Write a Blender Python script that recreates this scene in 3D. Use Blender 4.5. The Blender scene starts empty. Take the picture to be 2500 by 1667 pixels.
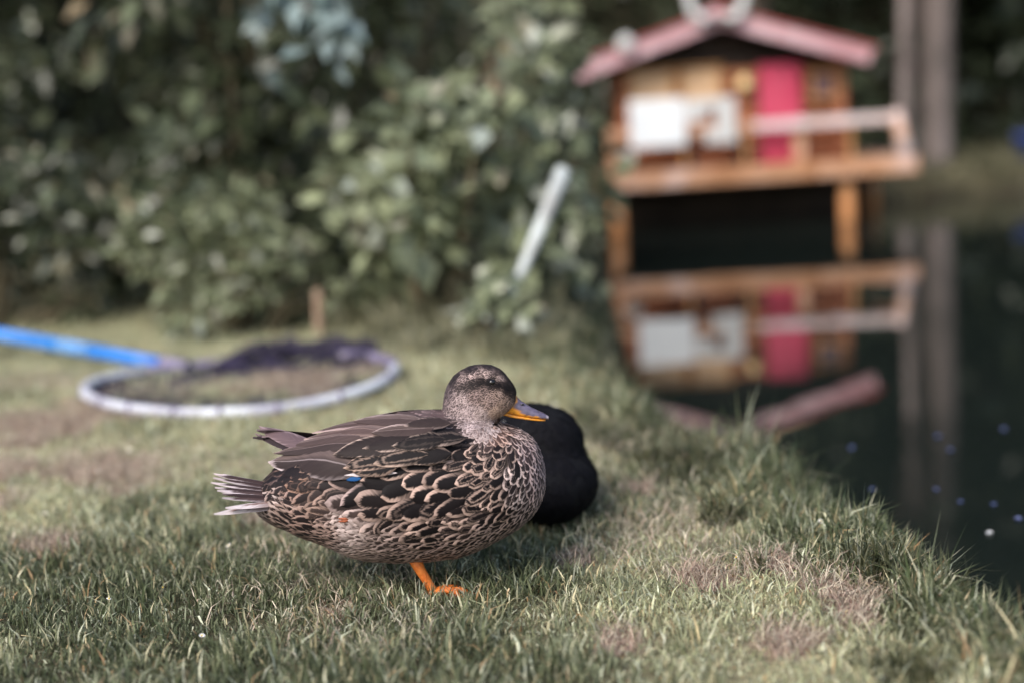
import bpy, math, random
import numpy as np
from mathutils import Vector, Matrix
from mathutils.bvhtree import BVHTree

random.seed(7)
rng = np.random.default_rng(11)
scene = bpy.context.scene
col = scene.collection
R = math.radians

# ------------------------------------------------------------------ camera
cam = bpy.data.cameras.new('camera')
cam.lens = 50.0
cam.sensor_width = 36.0
cam.clip_start = 0.05
cam.clip_end = 400.0
cam.dof.use_dof = True
cam.dof.focus_distance = 1.97
cam.dof.aperture_fstop = 1.25
cam.dof.aperture_blades = 0
camo = bpy.data.objects.new('camera', cam)
col.objects.link(camo)
camo.matrix_world = (Matrix.Translation((0, 0, 0.676))
                     @ Matrix.Rotation(R(90 - 9.53), 4, 'X') @ Matrix.Rotation(R(-3.5), 4, 'Z'))
scene.camera = camo

# ------------------------------------------------------------------ light
SUN_EL, SUN_AZ = 45.0, 215.0           # azimuth clockwise from +Y (north): behind the camera, to its left
w = bpy.data.worlds.new('World')
scene.world = w
w.use_nodes = True
nt = w.node_tree
nt.nodes.clear()
wo = nt.nodes.new('ShaderNodeOutputWorld')
bg = nt.nodes.new('ShaderNodeBackground')
sky = nt.nodes.new('ShaderNodeTexSky')
sky.sky_type = 'NISHITA'
sky.sun_disc = False
sky.sun_elevation = R(SUN_EL)
sky.sun_rotation = R(SUN_AZ)
sky.air_density = 1.2
sky.dust_density = 3.0
sky.ozone_density = 1.0
bg.inputs['Strength'].default_value = 0.145
nt.links.new(sky.outputs[0], bg.inputs['Color'])
nt.links.new(bg.outputs[0], wo.inputs['Surface'])
sd = bpy.data.lights.new('sun', 'SUN')
sd.energy = 2.0
sd.angle = R(22)
sd.color = (1.0, 0.96, 0.91)
so = bpy.data.objects.new('sun', sd)
col.objects.link(so)
_d = Vector((math.sin(R(SUN_AZ)) * math.cos(R(SUN_EL)), math.cos(R(SUN_AZ)) * math.cos(R(SUN_EL)), math.sin(R(SUN_EL))))
so.rotation_euler = _d.to_track_quat('Z', 'Y').to_euler()
so.location = (-3, -3, 8)

vs = scene.view_settings
vs.view_transform = 'Standard'
vs.look = 'None'
vs.exposure = 0.64
vs.gamma = 1.0
vs.use_curve_mapping = False
scene.render.engine = 'CYCLES'
scene.cycles.max_bounces = 6
scene.cycles.diffuse_bounces = 3
scene.cycles.glossy_bounces = 3
scene.cycles.transmission_bounces = 3
scene.cycles.transparent_max_bounces = 6
scene.cycles.caustics_reflective = False
scene.cycles.caustics_refractive = False
scene.cycles.use_denoising = True

# ------------------------------------------------------------------ helpers
def props(o, label=None, cat=None, group=None, kind=None):
    if label: o['label'] = label
    if cat: o['category'] = cat
    if group: o['group'] = group
    if kind: o['kind'] = kind
    return o

def link(name, data, parent=None, m=None):
    o = bpy.data.objects.new(name, data)
    col.objects.link(o)
    if parent is not None: o.parent = parent
    if m is not None and data is not None: data.materials.append(m)
    return o

def empty(name, loc, label, cat, group=None, rz=0.0):
    o = bpy.data.objects.new(name, None)
    o.empty_display_size = 0.05
    col.objects.link(o)
    o.location = loc
    o.rotation_euler = (0, 0, rz)
    return props(o, label, cat, group)

def np_mesh(name, V, polys, attrs=None, uv=None, smooth=True):
    """V (n,3); polys: list of int arrays (k,m); attrs: name -> (n,4) or (n,) per point; uv (n,2) per point."""
    me = bpy.data.meshes.new(name)
    V = np.asarray(V, dtype=np.float32)
    me.vertices.add(len(V))
    me.vertices.foreach_set('co', V.ravel())
    loops = np.concatenate([np.asarray(p, dtype=np.int32).ravel() for p in polys])
    sizes = np.concatenate([np.full(len(p), np.asarray(p).shape[1], dtype=np.int32) for p in polys])
    me.loops.add(len(loops))
    me.loops.foreach_set('vertex_index', loops)
    me.polygons.add(len(sizes))
    starts = np.concatenate([[0], np.cumsum(sizes)[:-1]]).astype(np.int32)
    me.polygons.foreach_set('loop_start', starts)
    try: me.polygons.foreach_set('loop_total', sizes)
    except Exception: pass
    me.update(calc_edges=True)
    if smooth:
        me.polygons.foreach_set('use_smooth', np.ones(len(sizes), dtype=bool))
    if uv is not None:
        l = me.uv_layers.new(name='UVMap')
        l.data.foreach_set('uv', np.asarray(uv, dtype=np.float32)[loops].ravel())
    for k, a in (attrs or {}).items():
        a = np.asarray(a, dtype=np.float32)
        if a.ndim == 1:
            at = me.attributes.new(k, 'FLOAT', 'POINT'); at.data.foreach_set('value', a)
        else:
            if a.shape[1] == 3: a = np.concatenate([a, np.ones((len(a), 1), np.float32)], 1)
            at = me.attributes.new(k, 'FLOAT_COLOR', 'POINT'); at.data.foreach_set('color', a.ravel())
    me.validate()
    return me

class MB:
    """collects boxes, tubes, lathes and lofts into one mesh"""
    def __init__(s): s.v = []; s.f = []; s.sm = []
    def add(s, vs_, fs, smooth=False):
        b = len(s.v); s.v += [tuple(v) for v in vs_]
        s.f += [tuple(i + b for i in f) for f in fs]; s.sm += [smooth] * len(fs)
    def box(s, x0, x1, y0, y1, z0, z1, M=None, ch=0.0):
        c = ch
        if c <= 0:
            vs_ = [(x, y, z) for x in (x0, x1) for y in (y0, y1) for z in (z0, z1)]
            fs = [(0, 1, 3, 2), (4, 6, 7, 5), (0, 4, 5, 1), (2, 3, 7, 6), (0, 2, 6, 4), (1, 5, 7, 3)]
        else:
            vs_, fs = [], []
            import itertools
            idx = {}
            for sx, sy, sz in itertools.product((0, 1), repeat=3):
                X, Y, Z = (x0, x1)[sx], (y0, y1)[sy], (z0, z1)[sz]
                dx, dy, dz = (c, -c)[sx], (c, -c)[sy], (c, -c)[sz]
                for ax, p in enumerate(((X, Y + dy, Z + dz), (X + dx, Y, Z + dz), (X + dx, Y + dy, Z))):
                    idx[(sx, sy, sz, ax)] = len(vs_); vs_.append(p)
            for ax in range(3):
                for sd_ in (0, 1):
                    o = [a for a in range(3) if a != ax]
                    q = []
                    for a, b in ((0, 0), (1, 0), (1, 1), (0, 1)):
                        k = [0, 0, 0]; k[ax] = sd_; k[o[0]] = a; k[o[1]] = b
                        q.append(idx[(k[0], k[1], k[2], ax)])
                    fs.append(tuple(q))
            for ax in range(3):
                o = [a for a in range(3) if a != ax]
                for a in (0, 1):
                    for b in (0, 1):
                        q = []
                        k0 = [0, 0, 0]; k0[o[0]] = a; k0[o[1]] = b
                        k1 = list(k0); k1[ax] = 1
                        q = [idx[(*k0, o[0])], idx[(*k1, o[0])], idx[(*k1, o[1])], idx[(*k0, o[1])]]
                        fs.append(tuple(q))
            for sx, sy, sz in itertools.product((0, 1), repeat=3):
                fs.append(tuple(idx[(sx, sy, sz, a)] for a in range(3)))
        if M is not None: vs_ = [tuple(M @ Vector(v)) for v in vs_]
        s.add(vs_, fs)
        return s
    def tube(s, pts, rad, n=8, caps=True, smooth=True):
        pts = [Vector(p) for p in pts]
        if not hasattr(rad, '__len__'): rad = [rad] * len(pts)
        vs_, fs = [], []
        ref = None
        for i, p in enumerate(pts):
            t = (pts[min(i + 1, len(pts) - 1)] - pts[max(i - 1, 0)]).normalized()
            if ref is None:
                ref = Vector((0, 0, 1)) if abs(t.z) < 0.9 else Vector((1, 0, 0))
            a = (ref - t * ref.dot(t)).normalized(); ref = a
            b = t.cross(a)
            for k in range(n):
                th = 2 * math.pi * k / n
                vs_.append(p + (a * math.cos(th) + b * math.sin(th)) * rad[i])
        for i in range(len(pts) - 1):
            for k in range(n):
                k2 = (k + 1) % n
                fs.append((i * n + k, i * n + k2, (i + 1) * n + k2, (i + 1) * n + k))
        s.add(vs_, fs, smooth)
        if caps:
            b = len(s.v) - len(vs_)
            s.f += [tuple(b + k for k in range(n))[::-1], tuple(b + (len(pts) - 1) * n + k for k in range(n))]
            s.sm += [False, False]
        return s
    def lathe(s, prof, cx, cy, n=16, smooth=True):
        vs_, fs = [], []
        for r_, z in prof:
            for k in range(n):
                th = 2 * math.pi * k / n
                vs_.append((cx + r_ * math.cos(th), cy + r_ * math.sin(th), z))
        for i in range(len(prof) - 1):
            for k in range(n):
                k2 = (k + 1) % n
                fs.append((i * n + k, i * n + k2, (i + 1) * n + k2, (i + 1) * n + k))
        s.add(vs_, fs, smooth)
        return s
    def ellipsoid(s, c, r_, nu=20, nv=12, M=None):
        vs_, fs = [], []
        for j in range(nv + 1):
            ph = math.pi * j / nv
            for i in range(nu):
                th = 2 * math.pi * i / nu
                p = Vector((r_[0] * math.sin(ph) * math.cos(th), r_[1] * math.sin(ph) * math.sin(th), r_[2] * math.cos(ph)))
                if M is not None: p = M @ p
                vs_.append(p + Vector(c))
        for j in range(nv):
            for i in range(nu):
                i2 = (i + 1) % nu
                fs.append((j * nu + i, (j + 1) * nu + i, (j + 1) * nu + i2, j * nu + i2))
        s.add(vs_, fs, True)
        return s
    def mesh(s, name):
        me = bpy.data.meshes.new(name)
        me.from_pydata([tuple(v) for v in s.v], [], s.f)
        me.validate()
        if len(me.polygons) == len(s.sm): me.polygons.foreach_set('use_smooth', s.sm)
        me.update()
        return me
    def build(s, name, m, parent=None, loc=None):
        o = link(name, s.mesh(name), parent, m)
        if loc is not None: o.location = loc
        return o

# ---- noise for layout (numpy value noise)
_perm = rng.random((64, 64))
def vnoise(x, y, s=1.0, off=0.0):
    x = np.asarray(x) * s + off; y = np.asarray(y) * s + off * 1.7
    xi = np.floor(x).astype(int); yi = np.floor(y).astype(int)
    fx = x - xi; fy = y - yi
    fx = fx * fx * (3 - 2 * fx); fy = fy * fy * (3 - 2 * fy)
    g = lambda a, b: _perm[a % 64, b % 64]
    return (g(xi, yi) * (1 - fx) * (1 - fy) + g(xi + 1, yi) * fx * (1 - fy)
            + g(xi, yi + 1) * (1 - fx) * fy + g(xi + 1, yi + 1) * fx * fy)
def sstep(a, b, x):
    t = np.clip((np.asarray(x, float) - a) / (b - a), 0, 1)
    return t * t * (3 - 2 * t)

# ---- materials
def new_mat(name):
    m = bpy.data.materials.new(name); m.use_nodes = True
    t = m.node_tree
    return m, t, t.nodes['Principled BSDF'], (lambda k: t.nodes.new(k)), t.links.new

def ramp(t, stops):
    n = t.nodes.new('ShaderNodeValToRGB')
    while len(n.color_ramp.elements) < len(stops): n.color_ramp.elements.new(0.5)
    for e, (p, c) in zip(n.color_ramp.elements, stops):
        e.position = p; e.color = (*c, 1)
    return n

def noise_mat(name, stops, scale=8.0, rough=0.7, bump=0.2, bscale=None, stretch=(1, 1, 1), detail=5.0, spec=0.3, metal=0.0):
    m, t, b, N, L = new_mat(name)
    tc = N('ShaderNodeTexCoord'); mp = N('ShaderNodeMapping')
    mp.inputs['Scale'].default_value = stretch
    L(tc.outputs['Object'], mp.inputs['Vector'])
    n = N('ShaderNodeTexNoise'); n.inputs['Scale'].default_value = scale; n.inputs['Detail'].default_value = detail
    n.inputs['Roughness'].default_value = 0.62
    L(mp.outputs[0], n.inputs['Vector'])
    oi = N('ShaderNodeObjectInfo')
    ad = N('ShaderNodeMath'); ad.operation = 'MULTIPLY_ADD'
    ad.inputs[1].default_value = 0.22
    L(oi.outputs['Random'], ad.inputs[0]); 
    sb = N('ShaderNodeMath'); sb.operation = 'SUBTRACT'; sb.inputs[1].default_value = 0.11
    L(n.outputs['Fac'], sb.inputs[0]); L(sb.outputs[0], ad.inputs[2])
    r_ = ramp(t, stops); L(ad.outputs[0], r_.inputs['Fac'])
    L(r_.outputs[0], b.inputs['Base Color'])
    b.inputs['Roughness'].default_value = rough
    b.inputs['Specular IOR Level'].default_value = spec
    b.inputs['Metallic'].default_value = metal
    if bump:
        n2 = N('ShaderNodeTexNoise'); n2.inputs['Scale'].default_value = bscale or scale * 4; n2.inputs['Detail'].default_value = 6
        L(mp.outputs[0], n2.inputs['Vector'])
        bp = N('ShaderNodeBump'); bp.inputs['Strength'].default_value = bump; bp.inputs['Distance'].default_value = 0.01
        L(n2.outputs['Fac'], bp.inputs['Height']); L(bp.outputs[0], b.inputs['Normal'])
    return m

def attr_mat(name, attr='Col', rough=0.5, spec=0.4, trans=0.0, vary=0.25, vscale=200.0):
    m, t, b, N, L = new_mat(name)
    a = N('ShaderNodeAttribute'); a.attribute_name = attr
    tc = N('ShaderNodeTexCoord')
    n = N('ShaderNodeTexNoise'); n.inputs['Scale'].default_value = vscale; n.inputs['Detail'].default_value = 3
    L(tc.outputs['Object'], n.inputs['Vector'])
    mr = N('ShaderNodeMapRange'); mr.inputs['From Min'].default_value = 0.25; mr.inputs['From Max'].default_value = 0.75
    mr.inputs['To Min'].default_value = 1 - vary; mr.inputs['To Max'].default_value = 1 + vary
    L(n.outputs['Fac'], mr.inputs['Value'])
    mx = N('ShaderNodeVectorMath'); mx.operation = 'SCALE'
    L(a.outputs['Color'], mx.inputs[0]); L(mr.outputs[0], mx.inputs['Scale'])
    L(mx.outputs[0], b.inputs['Base Color'])
    b.inputs['Roughness'].default_value = rough
    b.inputs['Specular IOR Level'].default_value = spec
    if trans > 0:
        out = t.nodes['Material Output']
        tr = N('ShaderNodeBsdfTranslucent'); L(mx.outputs[0], tr.inputs['Color'])
        mix = N('ShaderNodeMixShader'); mix.inputs[0].default_value = trans
        L(b.outputs[0], mix.inputs[1]); L(tr.outputs[0], mix.inputs[2]); L(mix.outputs[0], out.inputs['Surface'])
    return m

M = {}
M['leaf'] = attr_mat('leaf', rough=0.30, spec=0.42, trans=0.18, vary=0.3, vscale=60)
M['grass'] = attr_mat('grass', rough=0.42, spec=0.5, trans=0.25, vary=0.2, vscale=300)
M['bark'] = noise_mat('bark', [(0.3, (0.09, 0.07, 0.06)), (0.7, (0.24, 0.19, 0.17))], 9, 0.9, 0.6, stretch=(1, 1, 0.25))
M['bark_pale'] = noise_mat('bark_pale', [(0.3, (0.085, 0.072, 0.066)), (0.5, (0.16, 0.13, 0.12)), (0.7, (0.30, 0.25, 0.235))], 7, 0.9, 0.5, stretch=(1, 1, 0.25))
M['stem'] = noise_mat('stem', [(0.3, (0.07, 0.06, 0.035)), (0.7, (0.16, 0.13, 0.08))], 14, 0.8, 0.3)
M['pole_pale'] = noise_mat('pole_pale', [(0.3, (0.34, 0.34, 0.33)), (0.45, (0.54, 0.58, 0.57)), (0.6, (0.68, 0.73, 0.73))], 9, 0.6, 0.2)
M['log'] = noise_mat('log', [(0.25, (0.20, 0.068, 0.036)), (0.5, (0.38, 0.145, 0.075)), (0.8, (0.50, 0.225, 0.115))], 5, 0.6, 0.3, stretch=(0.25, 1.5, 1.5))
M['deckwood'] = noise_mat('deckwood', [(0.3, (0.40, 0.19, 0.09)), (0.47, (0.54, 0.30, 0.18)), (0.58, (0.66, 0.48, 0.42)), (0.7, (0.72, 0.62, 0.62))], 4.5, 0.7, 0.3, stretch=(0.7, 1, 1))
M['postwood'] = noise_mat('postwood', [(0.3, (0.45, 0.17, 0.05)), (0.55, (0.55, 0.27, 0.12)), (0.68, (0.62, 0.50, 0.46)), (0.8, (0.68, 0.6, 0.62))], 6, 0.7, 0.3, stretch=(1, 1, 0.8))
M['door'] = noise_mat('door', [(0.3, (0.46, 0.035, 0.085)), (0.7, (0.60, 0.085, 0.15))], 4, 0.5, 0.1)
M['fascia'] = noise_mat('fascia', [(0.3, (0.50, 0.24, 0.26)), (0.55, (0.66, 0.42, 0.45)), (0.72, (0.74, 0.62, 0.64))], 5, 0.6, 0.15)
M['roofred'] = noise_mat('roofred', [(0.3, (0.36, 0.07, 0.07)), (0.7, (0.55, 0.13, 0.12))], 9, 0.8, 0.4)
M['darkwood_shade'] = noise_mat('darkwood_shade', [(0.3, (0.035, 0.026, 0.022)), (0.7, (0.07, 0.05, 0.04))], 6, 0.8, 0.2)  # dark wood; also stands in for shade on gable and under deck
M['white'] = noise_mat('white', [(0.3, (0.74, 0.77, 0.80)), (0.7, (0.84, 0.86, 0.87))], 5, 0.45, 0.05)
M['offwhite'] = noise_mat('offwhite', [(0.3, (0.55, 0.55, 0.54)), (0.7, (0.68, 0.68, 0.67))], 5, 0.5, 0.05)
M['curtain'] = noise_mat('curtain', [(0.3, (0.58, 0.37, 0.21)), (0.7, (0.72, 0.50, 0.31))], 9, 0.7, 0.2, stretch=(3, 1, .4))
M['framewood'] = noise_mat('framewood', [(0.3, (0.40, 0.19, 0.07)), (0.7, (0.55, 0.29, 0.12))], 9, 0.6, 0.2)
M['lampyellow'] = noise_mat('lampyellow', [(0.3, (0.72, 0.50, 0.22)), (0.7, (0.82, 0.62, 0.33))], 8, 0.4, 0.0)
M['darkpane'] = noise_mat('darkpane', [(0.3, (0.09, 0.05, 0.06)), (0.7, (0.16, 0.09, 0.10))], 6, 0.25, 0.0, spec=0.5)
M['navy'] = noise_mat('navy', [(0.3, (0.02, 0.025, 0.06)), (0.7, (0.05, 0.06, 0.13))], 9, 0.35, 0.0, spec=0.5)
M['stake'] = noise_mat('stake', [(0.3, (0.30, 0.18, 0.12)), (0.7, (0.46, 0.33, 0.25))], 14, 0.8, 0.3)
M['netring'] = noise_mat('netring', [(0.3, (0.34, 0.33, 0.40)), (0.5, (0.60, 0.62, 0.68)), (0.7, (0.78, 0.82, 0.85))], 5, 0.4, 0.08, spec=0.5)
M['netband'] = noise_mat('netband', [(0.3, (0.12, 0.10, 0.17)), (0.7, (0.26, 0.23, 0.33))], 12, 0.6, 0.1)
M['netting'] = noise_mat('netting', [(0.3, (0.018, 0.014, 0.034)), (0.7, (0.048, 0.038, 0.085))], 14, 0.7, 0.0)
M['bluepole'] = noise_mat('bluepole', [(0.3, (0.015, 0.16, 0.62)), (0.7, (0.03, 0.27, 0.78))], 4, 0.35, 0.05, spec=0.5)
M['bluejoint'] = noise_mat('bluejoint', [(0.3, (0.10, 0.27, 0.60)), (0.7, (0.17, 0.36, 0.68))], 6, 0.45, 0.05)
M['bluebucket'] = noise_mat('bluebucket', [(0.3, (0.03, 0.07, 0.33)), (0.7, (0.06, 0.12, 0.45))], 6, 0.4, 0.0)
M['petal'] = noise_mat('petal', [(0.3, (0.10, 0.13, 0.28)), (0.7, (0.20, 0.23, 0.42))], 30, 0.5, 0.0)
M['petalwhite'] = noise_mat('petalwhite', [(0.3, (0.78, 0.78, 0.78)), (0.7, (0.85, 0.85, 0.84))], 30, 0.5, 0.0)
M['daisyyellow'] = noise_mat('daisyyellow', [(0.3, (0.6, 0.38, 0.03)), (0.7, (0.75, 0.5, 0.06))], 60, 0.6, 0.0)
M['leg'] = noise_mat('leg', [(0.3, (0.52, 0.12, 0.022)), (0.7, (0.72, 0.22, 0.045))], 90, 0.45, 0.25, 260)
M['rust'] = noise_mat('rust', [(0.3, (0.22, 0.06, 0.025)), (0.7, (0.36, 0.10, 0.045))], 120, 0.6, 0.2)
M['eye'] = noise_mat('eye', [(0.3, (0.006, 0.005, 0.005)), (0.7, (0.012, 0.009, 0.008))], 20, 0.08, 0.0, spec=0.6)
M['underplumage'] = noise_mat('underplumage', [(0.3, (0.030, 0.022, 0.019)), (0.7, (0.07, 0.05, 0.043))], 120, 0.8, 0.3)
M['blackplumage'] = noise_mat('blackplumage', [(0.3, (0.004, 0.004, 0.005)), (0.7, (0.007, 0.007, 0.009))], 80, 0.8, 0.3, spec=.15)

# ground
def make_ground_mat():
    m, t, b, N, L = new_mat('ground_soil')
    tc = N('ShaderNodeTexCoord')
    n1 = N('ShaderNodeTexNoise'); n1.inputs['Scale'].default_value = 4.0; n1.inputs['Detail'].default_value = 6
    n2 = N('ShaderNodeTexNoise'); n2.inputs['Scale'].default_value = 60.0; n2.inputs['Detail'].default_value = 6
    L(tc.outputs['Object'], n1.inputs['Vector']); L(tc.outputs['Object'], n2.inputs['Vector'])
    a = N('ShaderNodeAttribute'); a.attribute_name = 'Col'
    r2 = ramp(t, [(0.3, (0.55, 0.5, 0.48)), (0.7, (1.25, 1.2, 1.2))]); L(n2.outputs['Fac'], r2.inputs['Fac'])
    mx = N('ShaderNodeMix'); mx.data_type = 'RGBA'; mx.blend_type = 'MULTIPLY'; mx.inputs[0].default_value = 1.0
    L(a.outputs['Color'], mx.inputs[6]); L(r2.outputs[0], mx.inputs[7])
    L(mx.outputs[2], b.inputs['Base Color'])
    b.inputs['Roughness'].default_value = 0.95
    b.inputs['Specular IOR Level'].default_value = 0.1
    bp = N('ShaderNodeBump'); bp.inputs['Strength'].default_value = 0.7; bp.inputs['Distance'].default_value = 0.01
    L(n2.outputs['Fac'], bp.inputs['Height']); L(bp.outputs[0], b.inputs['Normal'])
    return m
M['ground'] = make_ground_mat()

def make_water_mat():
    m, t, b, N, L = new_mat('pond_water')
    b.inputs['Base Color'].default_value = (0.010, 0.014, 0.012, 1)
    b.inputs['Roughness'].default_value = 0.015
    b.inputs['IOR'].default_value = 1.75
    b.inputs['Specular IOR Level'].default_value = 0.5
    tc = N('ShaderNodeTexCoord'); mp = N('ShaderNodeMapping'); mp.inputs['Scale'].default_value = (1.0, 0.6, 1)
    L(tc.outputs['Object'], mp.inputs['Vector'])
    n = N('ShaderNodeTexNoise'); n.inputs['Scale'].default_value = 3.0; n.inputs['Detail'].default_value = 2
    L(mp.outputs[0], n.inputs['Vector'])
    bp = N('ShaderNodeBump'); bp.inputs['Strength'].default_value = 0.05; bp.inputs['Distance'].default_value = 0.02
    L(n.outputs['Fac'], bp.inputs['Height']); L(bp.outputs[0], b.inputs['Normal'])
    return m
M['water'] = make_water_mat()

# ------------------------------------------------------------------ terrain
WATER_Z = -0.12
POND = np.array([(0.68, 0.6), (0.64, 1.2), (0.585, 1.70), (0.55, 1.92), (0.51, 2.16), (0.47, 2.44), (0.40, 2.70), (0.29, 2.95), (0.205, 3.25),
                 (0.165, 3.68), (0.25, 4.67), (0.33, 6.0), (0.42, 7.7), (0.45, 9.25), (1.2, 9.5), (3.0, 9.62), (5.0, 9.4), (9.0, 9.0), (10, 0.6)])
def pond_dist(x, y):
    """signed distance to the shore line, positive inside the pond"""
    x = np.asarray(x, float); y = np.asarray(y, float)
    d = np.full(x.shape, 1e9); ins = np.zeros(x.shape, bool)
    for i in range(len(POND)):
        a = POND[i]; b = POND[(i + 1) % len(POND)]
        ab = b - a
        t_ = np.clip(((x - a[0]) * ab[0] + (y - a[1]) * ab[1]) / (ab @ ab), 0, 1)
        d = np.minimum(d, np.hypot(x - a[0] - t_ * ab[0], y - a[1] - t_ * ab[1]))
        c = ((a[1] > y) != (b[1] > y)) & (x < (b[0] - a[0]) * (y - a[1]) / (b[1] - a[1] + 1e-12) + a[0])
        ins ^= c
    return np.where(ins, d, -d)
def height(x, y):
    x = np.asarray(x, float); y = np.asarray(y, float)
    s = pond_dist(x, y)
    h = (vnoise(x, y, 1.3) - 0.5) * 0.02 + (vnoise(x, y, 6.0, 3.1) - 0.5) * 0.012
    h = h * sstep(0, 0.3, np.hypot(x + 0.135, y - 1.95))
    far = sstep(9.3, 10.3, y)
    h = h + far * 0.10 + np.clip(y - 10.6, 0, None) * 0.72 * sstep(10.6, 13, y) * (1 - 0.5 * sstep(26, 45, y))  # hill added behind the pond, raised steeply to block the sky
    h = h + sstep(6.5, 9.5, y) * sstep(0.3, -2.5, x) * 0.2
    dip = sstep(-0.06, 0.42, s + (vnoise(x, y, 7.0, 8.0) - 0.5) * 0.12)
    return h * (1 - dip) - 0.75 * dip

BARE = [(0.245, 1.90, 0.050), (0.41, 1.79, 0.070), (0.35, 1.95, 0.035), (-0.77, 2.25, 0.06), (-0.80, 2.72, 0.13), (-1.15, 2.75, 0.18), (0.20, 2.42, 0.04), (-0.95, 2.55, 0.06),
        (-0.28, 2.75, 0.05), (0.11, 1.70, 0.035), (-1.1, 3.2, 0.18), (-0.55, 3.55, 0.15), (0.07, 2.03, 0.03), (0.33, 1.66, 0.045), (-0.26, 1.86, 0.025), (-0.42, 2.35, 0.05)]
def bareness(x, y):
    b = np.zeros(np.asarray(x).shape)
    wob = (vnoise(x, y, 14.0, 5.0) - 0.5) * 0.9 + (vnoise(x, y, 33.0, 2.0) - 0.5) * 0.6
    for cx, cy, r_ in BARE:
        d = np.hypot((x - cx), (y - cy) * 0.75) / r_
        b = np.maximum(b, 1 - sstep(0.45, 1.15, d + wob * 1.1))
    return b
def dry_sunlit(x, y):
    """0 lush green .. 1 pale dry, sunlit grass"""
    x = np.asarray(x, float); y = np.asarray(y, float)
    d = sstep(2.15, 2.75, y + (vnoise(x, y, 3.0, 9.0) - 0.5) * 0.5) * 0.75  # sunlit lawn beyond a shaded foreground put into colour, with real dryness
    d = np.maximum(d, sstep(0.0, 0.28, x + (vnoise(x, y, 5.0, 4.0) - 0.5) * 0.25) * sstep(2.7, 2.2, y) * 0.72)
    d = d + (vnoise(x, y, 9.0, 1.0) - 0.5) * 0.6 + (vnoise(x, y, 22.0, 6.0) - 0.5) * 0.3
    d = d * (1 - 0.85 * sstep(-0.30, -0.06, pond_dist(x, y) + (vnoise(x, y, 6.0, 2.2) - 0.5) * 0.25))
    return np.clip(d, 0, 1)

def axis(a, b, fine0, fine1, nf, nc):
    return np.unique(np.concatenate([np.linspace(a, fine0, nc), np.linspace(fine0, fine1, nf), np.linspace(fine1, b, nc)]))
gx = axis(-60, 60, -2.5, 4.0, 240, 40)
gy = axis(-6, 90, 1.0, 11.0, 300, 60)
X, Y = np.meshgrid(gx, gy)
Z = height(X, Y)
nx_, ny_ = len(gx), len(gy)
ii = np.arange(ny_ - 1)[:, None] * nx_ + np.arange(nx_ - 1)[None]
quads = np.stack([ii, ii + 1, ii + nx_ + 1, ii + nx_], -1).reshape(-1, 4)
x_, y_ = X.ravel(), Y.ravel()
bb = bareness(x_, y_)[:, None]
dd = dry_sunlit(x_, y_)[:, None]
pd = pond_dist(x_, y_)[:, None]
gc = np.array([0.050, 0.048, 0.030]) * (1 - dd) + np.array([0.37, 0.35, 0.22]) * dd
gc = gc * (1 - bb) + np.array([0.30, 0.215, 0.175]) * bb
mud = sstep(-0.02, 0.12, pd)
gc = gc * (1 - mud) + np.array([0.045, 0.040, 0.028]) * mud
farm = sstep(9.8, 11.0, y_)[:, None]
gc = gc * (1 - farm) + np.array([0.035, 0.035, 0.022]) * farm
g = link('ground', np_mesh('ground', np.stack([x_, y_, Z.ravel()], 1), [quads], {'Col': gc}), None, M['ground'])
props(g, 'lawn and pond bank of short dry grass, soil and added wooded slope', 'ground', kind='structure')

wv = MB(); wv.add([(0.0, 0.5, WATER_Z), (14, 0.5, WATER_Z), (14, 10.6, WATER_Z), (0.0, 10.6, WATER_Z)], [(0, 1, 2, 3)])
props(wv.build('water', M['water']), 'dark still pond water mirroring the little wooden house', 'pond', kind='structure')

# ------------------------------------------------------------------ grass blades
def mixc(a, b, t_): return np.asarray(a)[None] * (1 - t_[:, None]) + np.asarray(b)[None] * t_[:, None]
def blades(x, y, z, L, W, lean, colr, curl):
    n = len(x)
    th = rng.random(n) * 2 * math.pi
    ph = rng.random(n) * 2 * math.pi            # blade facing
    dx, dy = np.cos(th), np.sin(th)
    fx, fy = np.cos(ph), np.sin(ph)
    s = np.stack([fx, fy, np.zeros(n)], 1)
    base = np.stack([x, y, z - 0.003], 1)
    lean1 = lean * 0.45
    mid = base + np.stack([dx * np.sin(lean1), dy * np.sin(lean1), np.cos(lean1)], 1) * (L * 0.52)[:, None]
    l2 = lean * (1.0 + curl)
    tip = mid + np.stack([dx * np.sin(l2), dy * np.sin(l2), np.cos(l2)], 1) * (L * 0.50)[:, None]
    tip[:, 2] = np.maximum(tip[:, 2], z + 0.002)
    w2 = (W * 0.5)[:, None]
    V = np.stack([base - s * w2 * 0.8, base + s * w2 * 0.8, mid - s * w2, mid + s * w2, tip], 1).reshape(-1, 3)
    b = np.arange(n)[:, None] * 5
    q = np.concatenate([b, b + 1, b + 3, b + 2], 1)
    t_ = np.concatenate([b + 2, b + 3, b + 4], 1)
    C = np.repeat(colr, 5, 0)
    return V, q, t_, C

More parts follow.
